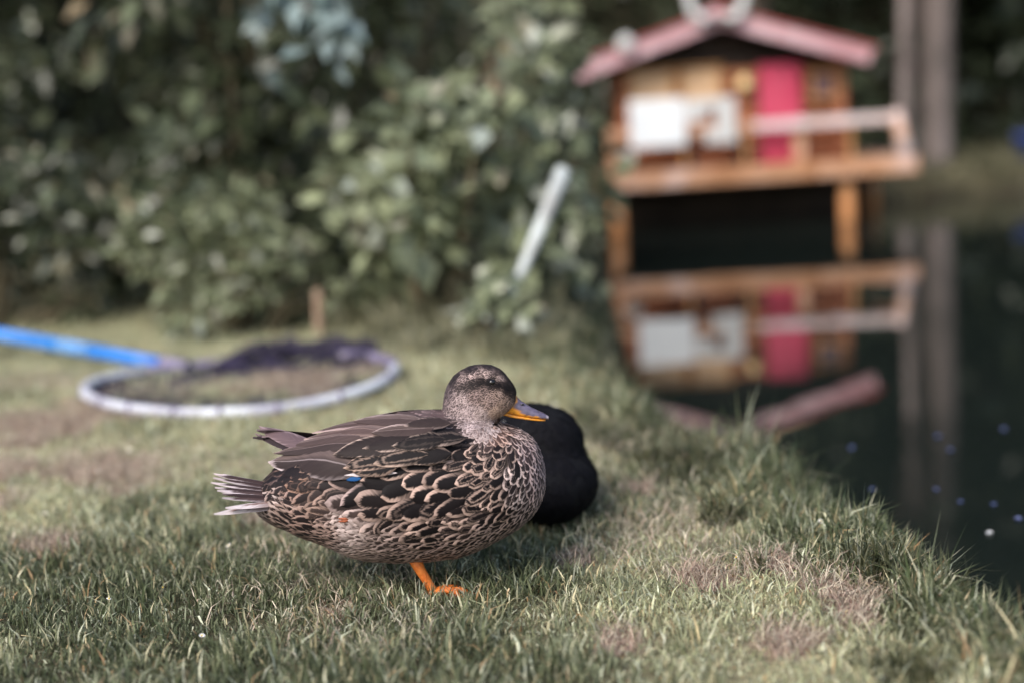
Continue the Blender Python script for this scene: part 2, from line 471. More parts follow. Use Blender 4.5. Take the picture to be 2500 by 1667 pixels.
GREEN = (0.048, 0.066, 0.028); GREEN2 = (0.150, 0.172, 0.094); PALEG = (0.50, 0.51, 0.31); STRAW = (0.54, 0.46, 0.27); RUST = (0.42, 0.24, 0.12); WHITISH = (0.56, 0.60, 0.46)
def grass_patch(n, x0, x1, y0, y1, lmin, lmax, wmin, wmax, keep=None):
    x = rng.uniform(x0, x1, n); y = rng.uniform(y0, y1, n)
    k = np.abs(x) < 0.42 * y + 0.28
    sd_ = pond_dist(x, y)
    k &= sd_ < 0.17
    k &= rng.random(n) > bareness(x, y) * 0.55
    if keep is not None: k &= keep(x, y)
    x, y = x[k], y[k]; n = len(x)
    z = height(x, y)
    dr = dry_sunlit(x, y); br = bareness(x, y); sd_ = sd_[k]
    tuft = vnoise(x, y, 16.0, 7.0) * 0.6 + vnoise(x, y, 40.0, 2.5) * 0.4
    L = (lmin + (lmax - lmin) * rng.random(n) ** 1.4) * (0.35 + 1.35 * tuft ** 1.3) * (1 - 0.55 * br) * (1 - 0.25 * dr)
    bank = sstep(-0.16, -0.02, sd_)
    L = L * (1 + 0.35 * bank)
    W = rng.uniform(wmin, wmax, n)
    lean = np.clip(rng.normal(0.85, 0.42, n), 0.05, 1.45) + br * 0.35 + 0.2 * dr
    lean = np.clip(lean, 0.05, 1.5)
    t1 = rng.random(n)
    c = mixc(GREEN, GREEN2, t1)
    p = np.clip(dr * 0.95 + (rng.random(n) - 0.5) * 0.5, 0, 1)
    c = c * (1 - p[:, None]) + np.array(PALEG)[None] * p[:, None]
    u = rng.random(n)
    st = u < (0.13 + 0.30 * dr + 0.35 * br)
    c[st] = mixc(STRAW, WHITISH, rng.random(st.sum()))
    ru = (u > 0.965 - 0.12 * br)
    c[ru] = mixc(RUST, STRAW, rng.random(ru.sum()))
    gr = (u > 0.40) & (u < 0.40 + 0.45 * bank)
    c[gr] = mixc((0.05, 0.075, 0.035), (0.11, 0.13, 0.06), rng.random(gr.sum()))
    c *= rng.uniform(0.55, 1.45, n)[:, None]
    return blades(x, y, z, L, W, lean, c, rng.uniform(-0.3, 1.2, n))
parts = [grass_patch(150000, -1.25, 0.85, 1.35, 2.85, 0.012, 0.048, 0.0010, 0.0033),
         grass_patch(120000, -2.2, 0.75, 2.75, 5.2, 0.014, 0.048, 0.0020, 0.0042),
         grass_patch(2600, -1.0, 0.75, 1.45, 3.3, 0.040, 0.065, 0.0013, 0.0026, lambda x, y: (vnoise(x, y, 4.0, 6.0) > 0.55) | (pond_dist(x, y) > -0.2)),
         grass_patch(60000, 0.0, 0.9, 1.4, 3.9, 0.030, 0.060, 0.0016, 0.0036, lambda x, y: (pond_dist(x, y) > -0.12) & (vnoise(x, y, 9.0, 3.3) > 0.5)),
         grass_patch(60000, 0.0, 0.9, 1.4, 3.9, 0.045, 0.10, 0.0016, 0.0034, lambda x, y: (pond_dist(x, y) > -0.08) & (vnoise(x, y, 8.0, 1.3) > 0.68))]
# lying straw on the bare patches
def litter(n):
    x = rng.uniform(-1.5, .7, n); y = rng.uniform(1.4, 3.9, n)
    pr = np.clip(bareness(x, y) + sstep(.45, .8, vnoise(x, y, 5.0, 12.0)) * (.10 + .22 * dry_sunlit(x, y)), 0, 1)
    k = (pond_dist(x, y) < 0.03) & (rng.random(n) < pr)
    x, y = x[k], y[k]; n = len(x); b = bareness(x, y)
    c = mixc((0.40, 0.26, 0.21), (0.64, 0.57, 0.44), np.clip(rng.random(n) + .25 * (1 - b), 0, 1)) * rng.uniform(0.4, 1.3, n)[:, None]
    return blades(x, y, height(x, y) + 0.002 + .010 * (1 - b) * rng.random(n), rng.uniform(0.014, 0.045, n), rng.uniform(0.0008, 0.0019, n), rng.uniform(1.0, 1.5, n), c, rng.uniform(-.2, .3, n))
parts.append(litter(260000))
off = 0; Vs, Qs, Ts, Cs = [], [], [], []
for V, q, t_, C in parts:
    Vs.append(V); Qs.append(q + off); Ts.append(t_ + off); Cs.append(C); off += len(V)
gr = link('grass', np_mesh('grass', np.concatenate(Vs), [np.concatenate(Qs), np.concatenate(Ts)], {'Col': np.concatenate(Cs)}, smooth=False), None, M['grass'])
props(gr, 'short green and straw-dry lawn grass around the ducks', 'grass', kind='stuff')

n = 46000
wx = rng.uniform(0.1, 0.75, n); wy = rng.uniform(1.5, 3.9, n); sdw = pond_dist(wx, wy)
k = (sdw > -.22) & (sdw < .10) & (vnoise(wx, wy, 5.0, 15.0) * .6 + vnoise(wx, wy, 15.0, 3.0) * .4 > 0.47 - .1 * sstep(-.1, .05, sdw))
wx, wy = wx[k], wy[k]; n = len(wx)
V, q, t_, C = blades(wx, wy, height(wx, wy), rng.uniform(.018, .070, n) * (.5 + vnoise(wx, wy, 12.0, 4.4)), rng.uniform(.0015, .0042, n), rng.uniform(.3, 1.3, n), mixc((0.035, 0.045, 0.022), (0.15, 0.145, 0.075), rng.random(n) ** 1.4), rng.uniform(0, .9, n))
props(link('bank_weeds', np_mesh('bank_weeds', V, [q, t_], {'Col': C}, smooth=False), None, M['grass']), 'dark olive weeds hanging over the near pond bank', 'weeds', kind='stuff')

# ------------------------------------------------------------------ leaves
def leaf_mesh(name, P, size, axis_, nrm, colr, aspect=0.5):
    n = len(P)
    a = axis_ / np.linalg.norm(axis_, axis=1, keepdims=True)
    nn = nrm - (nrm * a).sum(1, keepdims=True) * a
    nn /= np.linalg.norm(nn, axis=1, keepdims=True) + 1e-9
    s = np.cross(a, nn)
    sz = size[:, None]
    w_ = sz * aspect * 0.5
    v0 = P
    v1 = P + a * sz * 0.45 - s * w_ + nn * sz * 0.07
    v2 = P + a * sz * 0.45 + s * w_ + nn * sz * 0.07
    vm = P + a * sz * 0.45
    v3 = P + a * sz - nn * sz * 0.10
    V = np.stack([v0, v1, vm, v2, v3], 1).reshape(-1, 3)
    b = np.arange(n)[:, None] * 5
    T = np.concatenate([np.concatenate([b, b + 2, b + 1], 1), np.concatenate([b, b + 3, b + 2], 1),
                        np.concatenate([b + 1, b + 2, b + 4], 1), np.concatenate([b + 2, b + 3, b + 4], 1)])
    return np_mesh(name, V, [T], {'Col': np.repeat(colr, 5, 0)}, smooth=False)

def crown_points(clumps, n, spread):
    """clumps: (k,4) centre + radius"""
    wts = clumps[:, 3] ** 2; wts = wts / wts.sum()
    pk = rng.choice(len(clumps), n, p=wts)
    d = rng.normal(size=(n, 3)); d /= np.linalg.norm(d, axis=1, keepdims=True)
    r_ = clumps[pk, 3] * (rng.random(n) ** (1 / spread))
    return clumps[pk, :3] + d * r_[:, None], d

def shrub(name, base, rx, ry, hgt, nclump, nleaf, lsize, c0, c1, label, cat='bush', aspect=0.5, zmin=0.08, crad=0.16, group=None, stems=9, stemr=0.018, spread=2.2, bright=0.06):
    root = empty(name, base, label, cat, group)
    k = nclump
    th = rng.random(k) * 2 * math.pi; rr = np.sqrt(rng.random(k)) * 0.95
    zz = zmin + (hgt - zmin) * rng.random(k)
    taper = np.clip(1.15 - 0.55 * (zz / hgt) ** 2, 0.3, 1)
    cl = np.stack([np.cos(th) * rr * rx * taper, np.sin(th) * rr * ry * taper, zz, crad * rng.uniform(0.6, 1.3, k)], 1)
    P, d = crown_points(cl, nleaf, spread)
    P[:, 2] = np.maximum(P[:, 2], 0.02)
    ax = d * 0.7 + rng.normal(size=P.shape) * 0.6; ax[:, 2] -= 0.25
    nr = rng.normal(size=P.shape) * 0.7 + np.array([0, -0.35, 0.9])
    sz = lsize * rng.uniform(0.55, 1.3, nleaf)
    c = mixc(c0, c1, rng.random(nleaf)) * rng.uniform(0.7, 1.3, nleaf)[:, None]
    br = rng.random(nleaf) < bright
    c[br] = mixc((0.34, 0.38, 0.33), (0.24, 0.18, 0.10), rng.random(br.sum()) ** 1.5)  # some leaves recoloured; the pale ones stand in for highlights
    me = leaf_mesh('crown', P, sz, ax, nr, c, aspect)
    link('crown', me, root, M['leaf'])
    mb = MB()
    for i in range(min(stems, k)):
        e = Vector(cl[i, :3]); s0 = Vector((e.x * 0.12 + random.uniform(-.04, .04), e.y * 0.12, -0.06))
        mdl = s0.lerp(e, 0.5) + Vector((random.uniform(-.06, .06), random.uniform(-.06, .06), hgt * 0.08))
        mb.tube([s0, s0.lerp(mdl, .5), mdl, mdl.lerp(e, .5), e], [stemr, stemr * .9, stemr * .7, stemr * .5, stemr * .25], 6)
    mb.build('trunk', M['stem'], root)
    return root

def tree(name, base, hgt, rad, z0, nleaf, lsize, c0, c1, label, trunk_r=0.12, lean=(0, 0), nclump=40, bark='bark', aspect=0.5, group='trees behind the pond'):
    root = empty(name, base, label, 'tree', group)
    mb = MB()
    top = Vector((lean[0] * hgt, lean[1] * hgt, hgt))
    pts = [Vector((0, 0, -0.4)), Vector((0, 0, 0.05))]
    for q in (0.2, 0.4, 0.6, 0.8, 0.97):
        pts.append(top * q + Vector((random.uniform(-.5, .5), random.uniform(-.5, .5), 0)) * trunk_r)
    mb.tube(pts, [trunk_r * 1.5, trunk_r * 1.15, trunk_r, trunk_r * .85, trunk_r * .65, trunk_r * .4, trunk_r * .12], 12)
    k = nclump
    zz = z0 + (hgt * 1.05 - z0) * rng.random(k) ** 0.9
    q = (zz - z0) / (hgt - z0)
    prof = np.clip(np.sin(np.pi * np.clip(q * 0.8 + 0.17, 0, 1)), 0.2, 1)
    th = rng.random(k) * 2 * math.pi; rr = np.sqrt(rng.random(k)) * rad * prof
    cl = np.stack([np.cos(th) * rr + lean[0] * zz, np.sin(th) * rr + lean[1] * zz, zz, rad * rng.uniform(0.22, 0.42, k)], 1)
    for i in range(min(k, 16)):
        e = Vector(cl[i, :3]); s0 = top * max(0.15, (e.z / hgt) - 0.18)
        mb.tube([s0, s0.lerp(e, .5) + Vector((0, 0, .1)), e], [trunk_r * .32, trunk_r * .2, trunk_r * .06], 6)
    mb.build('trunk', M[bark], root)
    P, d = crown_points(cl, nleaf, 2.4)
    ax = d * 0.6 + rng.normal(size=P.shape) * 0.6; ax[:, 2] -= 0.3
    nr = rng.normal(size=P.shape) * 0.8 + np.array([0, 0, 0.8])
    c = mixc(c0, c1, rng.random(nleaf)) * rng.uniform(0.65, 1.3, nleaf)[:, None]
    link('crown', leaf_mesh('crown', P, lsize * rng.uniform(.6, 1.3, nleaf), ax, nr, c, aspect), root, M['leaf'])
    return root

DG0, DG1 = (0.030, 0.040, 0.024), (0.055, 0.068, 0.038)
MG0, MG1 = (0.026, 0.034, 0.016), (0.085, 0.098, 0.048)
LG0, LG1 = (0.10, 0.118, 0.068), (0.28, 0.31, 0.19)

# wooded background: added slope behind the pond
tree_specs = [(-9.0, 15, 8.5, 2.6), (-6.2, 13.0, 7.5, 2.3), (-3.6, 14.2, 8.5, 2.5), (-1.6, 12.0, 7.0, 2.0), (0.4, 13.6, 8.0, 2.3), (2.2, 12.4, 7.5, 2.1),
              (4.0, 14.0, 8.5, 2.5), (6.0, 12.6, 8.0, 2.3), (8.4, 14.4, 9.0, 2.7), (-4.6, 10.2, 5.5, 1.7), (11.0, 12.5, 8.5, 2.6), (-12.0, 12.0, 8.0, 2.6), (5.0, 11.3, 6.0, 1.6), (7.6, 11.4, 7.0, 1.9), (9.6, 10.8, 7.0, 1.9), (3.4, 11.5, 6.0, 1.5)]
kinds = ['dark broad-leaved tree with low crown on the slope behind', 'dense evergreen tree rising in the wood behind']
spots = ['behind the laurel hedge', 'beyond the pond', 'above the far bank']
names_t = ['tall dark tree at the wood edge far behind the blue net handle', 'dark leafy tree behind the tall dense hedge', 'broad dark tree in the wood behind the hedge',
           'dark tree standing behind the bush with the leaning pale pole', 'dark tree in the wood behind the white roof knob of the duck house', 'dark tree directly behind the red door of the duck house',
           'dark tree behind the thin pale trunk on the far bank', 'dark tree behind the thick pale trunk on the far bank', 'dark tree above the blue bucket on the far bank',
           'small dark tree close behind the tall dense hedge', 'dark spreading tree overhanging the open pond water', 'dark tree at the outer end of the wood edge', 'bushy dark tree close behind the blue bucket', 'bushy dark tree rising from the bank beyond the open pond water', 'bushy dark tree where the far bank bends round the pond', 'slim dark tree right behind the two pale trunks']
for (tx, ty, th_, tr), lb in zip(tree_specs, names_t):
    tree('broadleaf_tree', (tx, ty, float(height(tx, ty)) - 0.05), th_, tr, 0.5, 5200, 0.20, DG0, DG1, lb, 0.16, nclump=46)
# two pale trunks on the far bank
tree('bank_tree', (3.02, 9.95, float(height(3.02, 9.95)) - .03), 6.5, 1.5, 2.4, 4200, 0.14, DG0, MG0, 'pale greyish-pink thick tree trunk standing on the far bank beside the duck house', 0.098, (0.008, 0), 34, 'bark_pale')
tree('bank_tree', (2.76, 9.80, float(height(2.76, 9.8)) - .03), 5.0, 0.9, 2.2, 2600, 0.12, DG0, MG0, 'thin pale trunk on the far bank just behind the deck corner of the duck house', 0.042, (0.012, 0), 22, 'bark_pale')

# undergrowth on the slope and along the far bank
n = 42000
ux = rng.uniform(-14, 15, n); uy = 10.5 + rng.random(n) ** 1.3 * 12
uz = height(ux, uy) + rng.random(n) ** 2 * 0.9
P = np.stack([ux, uy, uz], 1)
c = mixc(DG0, DG1, rng.random(n)) * rng.uniform(.5, 1.3, n)[:, None]
me = leaf_mesh('undergrowth', P, rng.uniform(.10, .28, n), rng.normal(size=(n, 3)), rng.normal(size=(n, 3)) + np.array([0, -.3, .8]), c)
props(link('undergrowth', me, None, M['leaf']), 'dark leafy undergrowth covering the added slope behind the pond', 'undergrowth', kind='stuff')
n = 16000
bx = rng.uniform(0.2, 7, n); by = rng.uniform(9.35, 10.5, n)
k = pond_dist(bx, by) < 0.12
bx, by = bx[k], by[k]; n = len(bx)
V, q, t_, C = blades(bx, by, height(bx, by), rng.uniform(.04, .14, n), rng.uniform(.004, .009, n), rng.uniform(.2, 1.0, n),
                     mixc((0.06, 0.066, 0.035), (0.17, 0.155, 0.09), rng.random(n)), rng.uniform(.1, .8, n))
props(link('bank_grass', np_mesh('bank_grass', V, [q, t_], {'Col': C}, smooth=False), None, M['grass']), 'rough olive grass along the far bank of the pond', 'grass', kind='stuff')

# hedge and bushes behind the lawn
def gz(x, y): return float(height(x, y)) - 0.01
shrub('hedge_bush', (-2.15, 5.75, gz(-2.15, 5.75)), 0.75, 0.55, 1.10, 26, 1700, 0.095, DG0, MG1, 'dark leafy bush behind the blue pole of the landing net', crad=.19)
shrub('hedge_bush', (-1.02, 5.25, gz(-1.02, 5.25)), 0.56, 0.50, 2.3, 60, 3000, 0.115, MG0, LG0, 'tall dense dark green bush behind the landing net ring', crad=.16, spread=1.6, bright=.08)
shrub('hedge_bush', (-0.42, 6.1, gz(-.42, 6.1)), 0.6, 0.5, 1.9, 40, 2300, 0.10, MG0, MG1, 'dark green bush between the tall dense bush and the leaning pale pole', crad=.2)
shrub('hedge_bush', (-3.5, 5.9, gz(-3.5, 5.9)), 0.8, 0.6, 1.6, 36, 2400, 0.10, MG0, MG1, 'outlying dark bush at the end of the hedge beyond the blue pole', crad=.2)
shrub('low_bush', (-1.75, 4.85, gz(-1.75, 4.85)), 0.5, 0.2, 0.55, 26, 1500, 0.06, MG0, LG0, 'low weedy bush at the hedge foot near the blue pole', crad=.11)
shrub('low_bush', (-0.85, 4.55, gz(-.85, 4.55)), 0.45, 0.2, 0.42, 26, 1400, 0.06, MG1, LG1, 'low weedy growth at the hedge foot behind the dark netting', crad=.10)
shrub('leafy_bush', (-0.24, 4.45, gz(-.24, 4.45)), 0.42, 0.28, 0.72, 44, 820, 0.10, LG0, LG1, 'pale green leafy bush around the leaning pale pole', crad=.12, aspect=.65, spread=1.5)
shrub('leafy_bush', (0.12, 5.0, gz(.12, 5.0)), 0.30, 0.28, 1.0, 36, 760, 0.085, LG0, LG1, 'loose light green shrub reaching up to the eave of the duck house', crad=.12, aspect=.62, spread=1.3, bright=.2)
shrub('leafy_bush', (0.10, 4.62, gz(.10, 4.62)), 0.14, 0.25, 0.50, 22, 420, 0.085, LG0, LG1, 'pale leafy plant on the shore between the leaning pole and the water', crad=.10, aspect=.62, spread=1.4, bright=.12, stemr=.008)
shrub('leafy_plant', (-0.03, 3.88, gz(-.03, 3.88)), 0.15, 0.10, 0.19, 16, 110, 0.060, LG0, LG1, 'low broad-leaved plant at the foot of the leaning pole', 'plant', crad=.06, aspect=.65, spread=1.3, bright=.15, stemr=.005)
shrub('shore_bush', (0.08, 6.6, gz(.08, 6.6)), 0.26, 0.6, 0.75, 36, 2400, 0.06, MG0, MG1, 'dark bush on the pond shore beside the deck of the duck house', crad=.16)
shrub('shore_bush', (-0.1, 8.2, gz(-.1, 8.2)), 0.45, 0.7, 1.3, 46, 3200, 0.07, DG1, MG0, 'dark bush on the shore close behind the duck house wall', crad=.22)
# tall pale weeds between the bushes and the lawn
n = 15000
wx = rng.uniform(-2.4, 0.16, n); dep = rng.random(n) ** 1.2
wy = np.interp(wx, [-2.4, -1.67, -.94, -.4, -.08, .2], [4.8, 4.59, 4.36, 3.98, 3.78, 3.75]) + dep * 1.0 + (vnoise(wx, wx, 6.0, 2.0) - .5) * .25
k = (pond_dist(wx, wy) < -.03) & (vnoise(wx, wy, 3.0, 5.5) + sstep(-1.2, -.2, wx) * .2 > 0.42)
wx, wy, dep = wx[k], wy[k], dep[k]; n = len(wx)
hh = rng.uniform(.03, .15, n) * (0.45 + .9 * dep) * (0.6 + sstep(-1.1, -.5, wx) * .7) * (.5 + vnoise(wx, wy, 7.0, 1.5))
V, q, t_, C = blades(wx, wy, height(wx, wy), hh, rng.uniform(.003, .008, n), rng.uniform(.2, 1.3, n), mixc((0.08, 0.085, 0.05), (0.38, 0.36, 0.23), rng.random(n) ** 1.3), rng.uniform(.1, .8, n))
props(link('weeds', np_mesh('weeds', V, [q, t_], {'Col': C}, smooth=False), None, M['grass']), 'tall pale weeds along the foot of the bushes', 'weeds', kind='stuff')
# overhanging branch in front of the hedge, sky sheen painted into its leaves
def branch(name, pts, r0, leaves, lsize, label):
    root = empty(name, pts[0], label, 'branch')
    P0 = Vector(pts[0])
    mb = MB(); mb.tube([Vector(p) - P0 for p in pts], [r0 * (1 - .75 * i / (len(pts) - 1)) for i in range(len(pts))], 7)
    mb.build('trunk', M['stem'], root)
    pa = np.array([np.array(p) - np.array(pts[0]) for p in pts])
    n = leaves
    t_ = rng.random(n) ** 0.6 * (len(pts) - 1.001); i = t_.astype(int); f = (t_ - i)[:, None]
    P = pa[i] * (1 - f) + pa[i + 1] * f + rng.normal(size=(n, 3)) * 0.035
    ax = rng.normal(size=(n, 3)) * .7 + np.array([.3, -.3, -.5])
    nr = rng.normal(size=(n, 3)) * .5 + np.array([0, -.5, 1.0])
    link('crown', leaf_mesh('crown', P, lsize * rng.uniform(.6, 1.3, n), ax, nr, mixc((0.16, 0.22, 0.20), (0.30, 0.37, 0.38), rng.random(n)), .55), root, M['leaf'])
branch('leafy_branch', [(-0.85, 5.1, 0.80), (-0.80, 4.9, 1.0), (-0.72, 4.7, 1.12), (-0.62, 4.55, 1.10), (-0.52, 4.5, 1.0), (-0.45, 4.45, .88)], 0.012, 80, 0.10, 'arching branch with big leaves painted with pale bluish sky sheen in front of the dark hedge')

# leaning pale pole and wooden stakes
mb = MB(); mb.tube([(-0.085, 3.86, -0.03), (-0.035, 3.9, 0.09), (0.035, 3.96, 0.20), (0.105, 4.03, 0.33), (0.178, 4.1, 0.475)], [0.009, 0.011, 0.014, 0.020, 0.022], 12)
props(mb.build('leaning_pole', M['pole_pale']), 'pale whitish pole leaning in the leafy bush at the water edge', 'pole')
def stake(x, y, z0, z1, w_, label):
    mb = MB(); b = gz(x, y)
    mb.box(-w_, w_, -w_, w_, z0, z1, None, w_ * .25)
    mb.add([(-w_ * .7, -w_ * .7, z1), (w_ * .7, -w_ * .7, z1), (w_ * .7, w_ * .7, z1), (-w_ * .7, w_ * .7, z1), (0, 0, z1 + w_)], [(0, 1, 4), (1, 2, 4), (2, 3, 4), (3, 0, 4)])
    o = mb.build('wooden_stake', M['stake'], None, (x, y, b)); o.rotation_euler = (0.03, 0.04, 0.5)
    props(o, label, 'stake')
stake(-0.60, 4.38, -0.1, 0.15, 0.010, 'short orange-brown wooden stake at the foot of the hedge')
stake(-0.045, 4.98, -0.1, 0.86, 0.015, 'tall reddish wooden stake standing among the bushes')

# ------------------------------------------------------------------ landing net
net = empty('landing_net', (-0.690, 3.54, 0.0), 'landing net with white ring, blue handle and dark purple netting on the lawn', 'landing net')
def ring_pt(a): return Vector((0.392 * math.cos(a) , 0.345 * math.sin(a) - .03 * math.cos(a), 0.024 + 0.010 * math.sin(a * 2 + 1)))
mb = MB(); nseg = 64
pts = [ring_pt(2 * math.pi * i / nseg) for i in range(nseg + 1)]
mb.tube(pts[int(nseg * .40):] + pts[1:2], 0.0135, 10); mb.build('ring', M['netring'], net)
mb = MB(); mb.tube(pts[1:int(nseg * .40) + 1], 0.0142, 10); mb.build('wrapped_ring', M['netband'], net)['label'] = 'back half of the ring wrapped in purple net cord'
for a in np.radians([200, 222, 238, 256, 272, 291, 315, 345, 168, 150]):
    mb = MB(); mb.tube([ring_pt(a - .012), ring_pt(a + .012)], 0.0158, 10); mb.build('ring_band', M['netband'], net)
hs = ring_pt(math.radians(124))
he = Vector((-1.35, 0.98, 0.14)); hd = (he - hs).normalized()
mb = MB(); mb.tube([hs - hd * .03, hs + hd * 0.07], 0.022, 12); mb.build('socket', M['netband'], net)
mb = MB(); mb.tube([hs + hd * .05, hs + hd * .36], 0.0190, 12); mb.build('handle', M['bluepole'], net)
mb = MB(); mb.tube([hs + hd * .34, hs + hd * .47], 0.0200, 12); mb.build('handle_joint', M['bluejoint'], net)
mb = MB(); mb.tube([hs + hd * .46, he], 0.0190, 12); mb.build('handle', M['bluepole'], net)
# netting: thin cords of a crumpled bag, hung from the ring and heaped at its back
def netting():
    mb_v, mb_f = [], []
    nu, nv = 150, 34
    G = np.zeros((nv, nu, 3))
    for j in range(nv):
        for i in range(nu):
            a = 2 * math.pi * i / nu; r_ = ring_pt(a); t_ = j / (nv - 1)
            tgt = Vector((0.13 + 0.19 * math.cos(a), 0.205 + 0.075 * math.sin(a), 0))
            p = r_.lerp(tgt, min(1, t_ * 1.25))
            nz = float(vnoise(a * 3.0, t_ * 9, 2.0, 4.0)); n2 = float(vnoise(a * 7, t_ * 14, 2.0, 9.0))
            heap = math.exp(-((p.x - 0.13) / 0.21) ** 2 - ((p.y - 0.23) / 0.11) ** 2)
            z = 0.006 + (r_.z - .006) * (1 - t_) ** 4 + heap * (0.022 + 0.10 * nz) * min(1, t_ * 2)
            G[j, i] = (p.x + (n2 - .5) * .05 * t_, p.y + (nz - .5) * .06 * t_, max(0.006, z + (n2 - .5) * .02 * heap))
    segs = []
    for j in range(nv):
        for i in range(nu):
            if j > 0: segs.append((G[j, i], G[j, (i + 1) % nu]))
            if j < nv - 1: segs.append((G[j, i], G[j + 1, i]))
    A = np.array([s[0] for s in segs]); B = np.array([s[1] for s in segs])
    d = B - A; ln = np.linalg.norm(d, axis=1, keepdims=True); k = ln[:, 0] > 1e-4
    A, B, d = A[k], B[k], d[k] / ln[k]
    up = np.tile([0.13, 0.2, 0.97], (len(A), 1)); s = np.cross(d, up); s /= np.linalg.norm(s, axis=1, keepdims=True); u = np.cross(s, d)
    r_ = 0.0015
    o3 = [s * r_, -s * r_ * .5 + u * r_ * .87, -s * r_ * .5 - u * r_ * .87]
    V = np.stack([A + o3[0], A + o3[1], A + o3[2], B + o3[0], B + o3[1], B + o3[2]], 1).reshape(-1, 3)
    b = np.arange(len(A))[:, None] * 6
    Q = np.concatenate([np.concatenate([b + i, b + (i + 1) % 3, b + 3 + (i + 1) % 3, b + 3 + i], 1) for i in range(3)])
    return np_mesh('netting', V, [Q], smooth=False)
link('netting', netting(), net, M['netting'])

# ------------------------------------------------------------------ duck house on the pond
HX, HY = 1.27, 8.15
house = empty('duck_house', (HX, HY, WATER_Z), 'small wooden duck house on stilts with red door and pitched red roof in the pond', 'duck house')
def hp(name, m, x0, x1, y0, y1, z0, z1, parent=None, ch=0.004, label=None):
    """box given in world coordinates, stored relative to the house"""
    mb = MB(); mb.box(x0 - HX, x1 - HX, y0 - HY, y1 - HY, z0 - WATER_Z, z1 - WATER_Z, None, ch)
    o = mb.build(name, M[m], parent or house)
    if label: o['label'] = label
    return o
# deck: joists, planks, front fascia
deck = hp('deck_frame', 'darkwood_shade', 0.66, 2.28, 8.19, 9.02, 0.14, 0.20)
for i in range(8):
    y0 = 8.165 + i * 0.11
    hp('deck_plank', 'deckwood', 0.605 + random.uniform(-.01, .01), 2.345 + random.uniform(-.01, .01), y0, y0 + 0.102, 0.203, 0.232 + random.uniform(0, .003), deck)
for x0, x1 in ((0.60, 1.24), (1.244, 1.80), (1.804, 2.35)):
    hp('deck_fascia', 'deckwood', x0, x1, 8.135, 8.162, 0.142, 0.236)
hp('deck_fascia', 'deckwood', 2.351, 2.375, 8.14, 9.02, 0.142, 0.236)
# dark boards added at the back, standing in for shade under the deck
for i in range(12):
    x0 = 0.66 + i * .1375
    hp('shade_board', 'darkwood_shade', x0, x0 + .133, 8.985, 9.005, WATER_Z - .25, 0.139, deck, ch=0)
# stilts
for x, y, r_ in ((0.655, 8.24, 0.042), (1.985, 8.24, 0.042), (0.70, 8.95, 0.035), (2.31, 8.93, 0.034)):
    mb = MB(); mb.tube([(x - HX, y - HY, -0.7), (x - HX + .004, y - HY, 0.0), (x - HX, y - HY, 0.27)], [r_, r_ * 1.04, r_ * .96], 12)
    mb.build('stilt', M['postwood'], house)
# walls made of round logs
RIDGE_X, RIDGE_Z, EAVE_Z = 1.275, 1.075, 0.815
WX0, WX1, WY0, WY1 = 0.69, 2.01, 8.31, 9.0
core = hp('wall', 'darkwood_shade', WX0 + .03, WX1 - .03, WY0 + .03, WY1 - .03, 0.233, 0.80, ch=0)
slope = (RIDGE_Z - EAVE_Z) / 0.80
lr = 0.0345; z = 0.233 + lr
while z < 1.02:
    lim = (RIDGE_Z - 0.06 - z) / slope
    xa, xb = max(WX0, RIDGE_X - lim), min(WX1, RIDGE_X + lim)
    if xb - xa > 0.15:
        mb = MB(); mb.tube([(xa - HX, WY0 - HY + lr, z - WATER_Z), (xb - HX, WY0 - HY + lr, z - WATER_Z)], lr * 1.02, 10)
        mb.build('log', M['log' if z < .80 else 'darkwood_shade'], core)  # gable logs coloured dark to stand in for shade below the roof
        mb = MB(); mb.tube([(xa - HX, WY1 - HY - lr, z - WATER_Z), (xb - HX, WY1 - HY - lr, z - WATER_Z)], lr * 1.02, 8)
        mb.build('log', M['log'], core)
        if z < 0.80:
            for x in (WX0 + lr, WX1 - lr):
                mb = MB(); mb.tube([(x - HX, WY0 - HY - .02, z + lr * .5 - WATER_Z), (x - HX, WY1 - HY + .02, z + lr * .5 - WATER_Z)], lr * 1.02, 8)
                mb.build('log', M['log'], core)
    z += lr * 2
# door, windows
door = hp('door', 'door', 1.505, 1.745, 8.28, 8.305, 0.24, 0.80, label='red door of the duck house')
for i in range(3): hp('door_board', 'door', 1.507 + i * .0795, 1.507 + i * .0795 + .0765, 8.272, 8.2795, 0.243, 0.797, door, ch=.002)
for x0, x1 in ((0.775, 1.005), (1.065, 1.275)):
    wn = hp('window', 'curtain', x0, x1, 8.29, 8.305, 0.60, 0.795)
    t = .022
    hp('frame', 'framewood', x0 - t, x0, 8.272, 8.302, 0.58, 0.815, wn); hp('frame', 'framewood', x1, x1 + t, 8.272, 8.302, 0.58, 0.815, wn)
    hp('frame', 'framewood', x0, x1, 8.272, 8.302, 0.795, 0.815, wn); hp('frame', 'framewood', x0, x1, 8.272, 8.302, 0.58, 0.60, wn)
wn = hp('window', 'darkpane', 1.815, 1.935, 8.29, 8.305, 0.60, 0.73)
for a in ((1.795, 1.815, .58, .75), (1.935, 1.955, .58, .75), (1.815, 1.935, .73, .75), (1.815, 1.935, .58, .60)):
    hp('frame', 'framewood', a[0], a[1], 8.272, 8.302, a[2], a[3], wn)
mb = MB(); mb.lathe([(0.001, .855), (.03, .85), (.042, .825), (.044, .80), (.03, .775), (.001, .77)], 1.415 - HX, 8.25 - HY, 14); mb.box(1.40 - HX, 1.43 - HX, 8.25 - HY, 8.32 - HY, .845, .865)
lampo = mb.build('wall_lamp', M['lampyellow'], house)
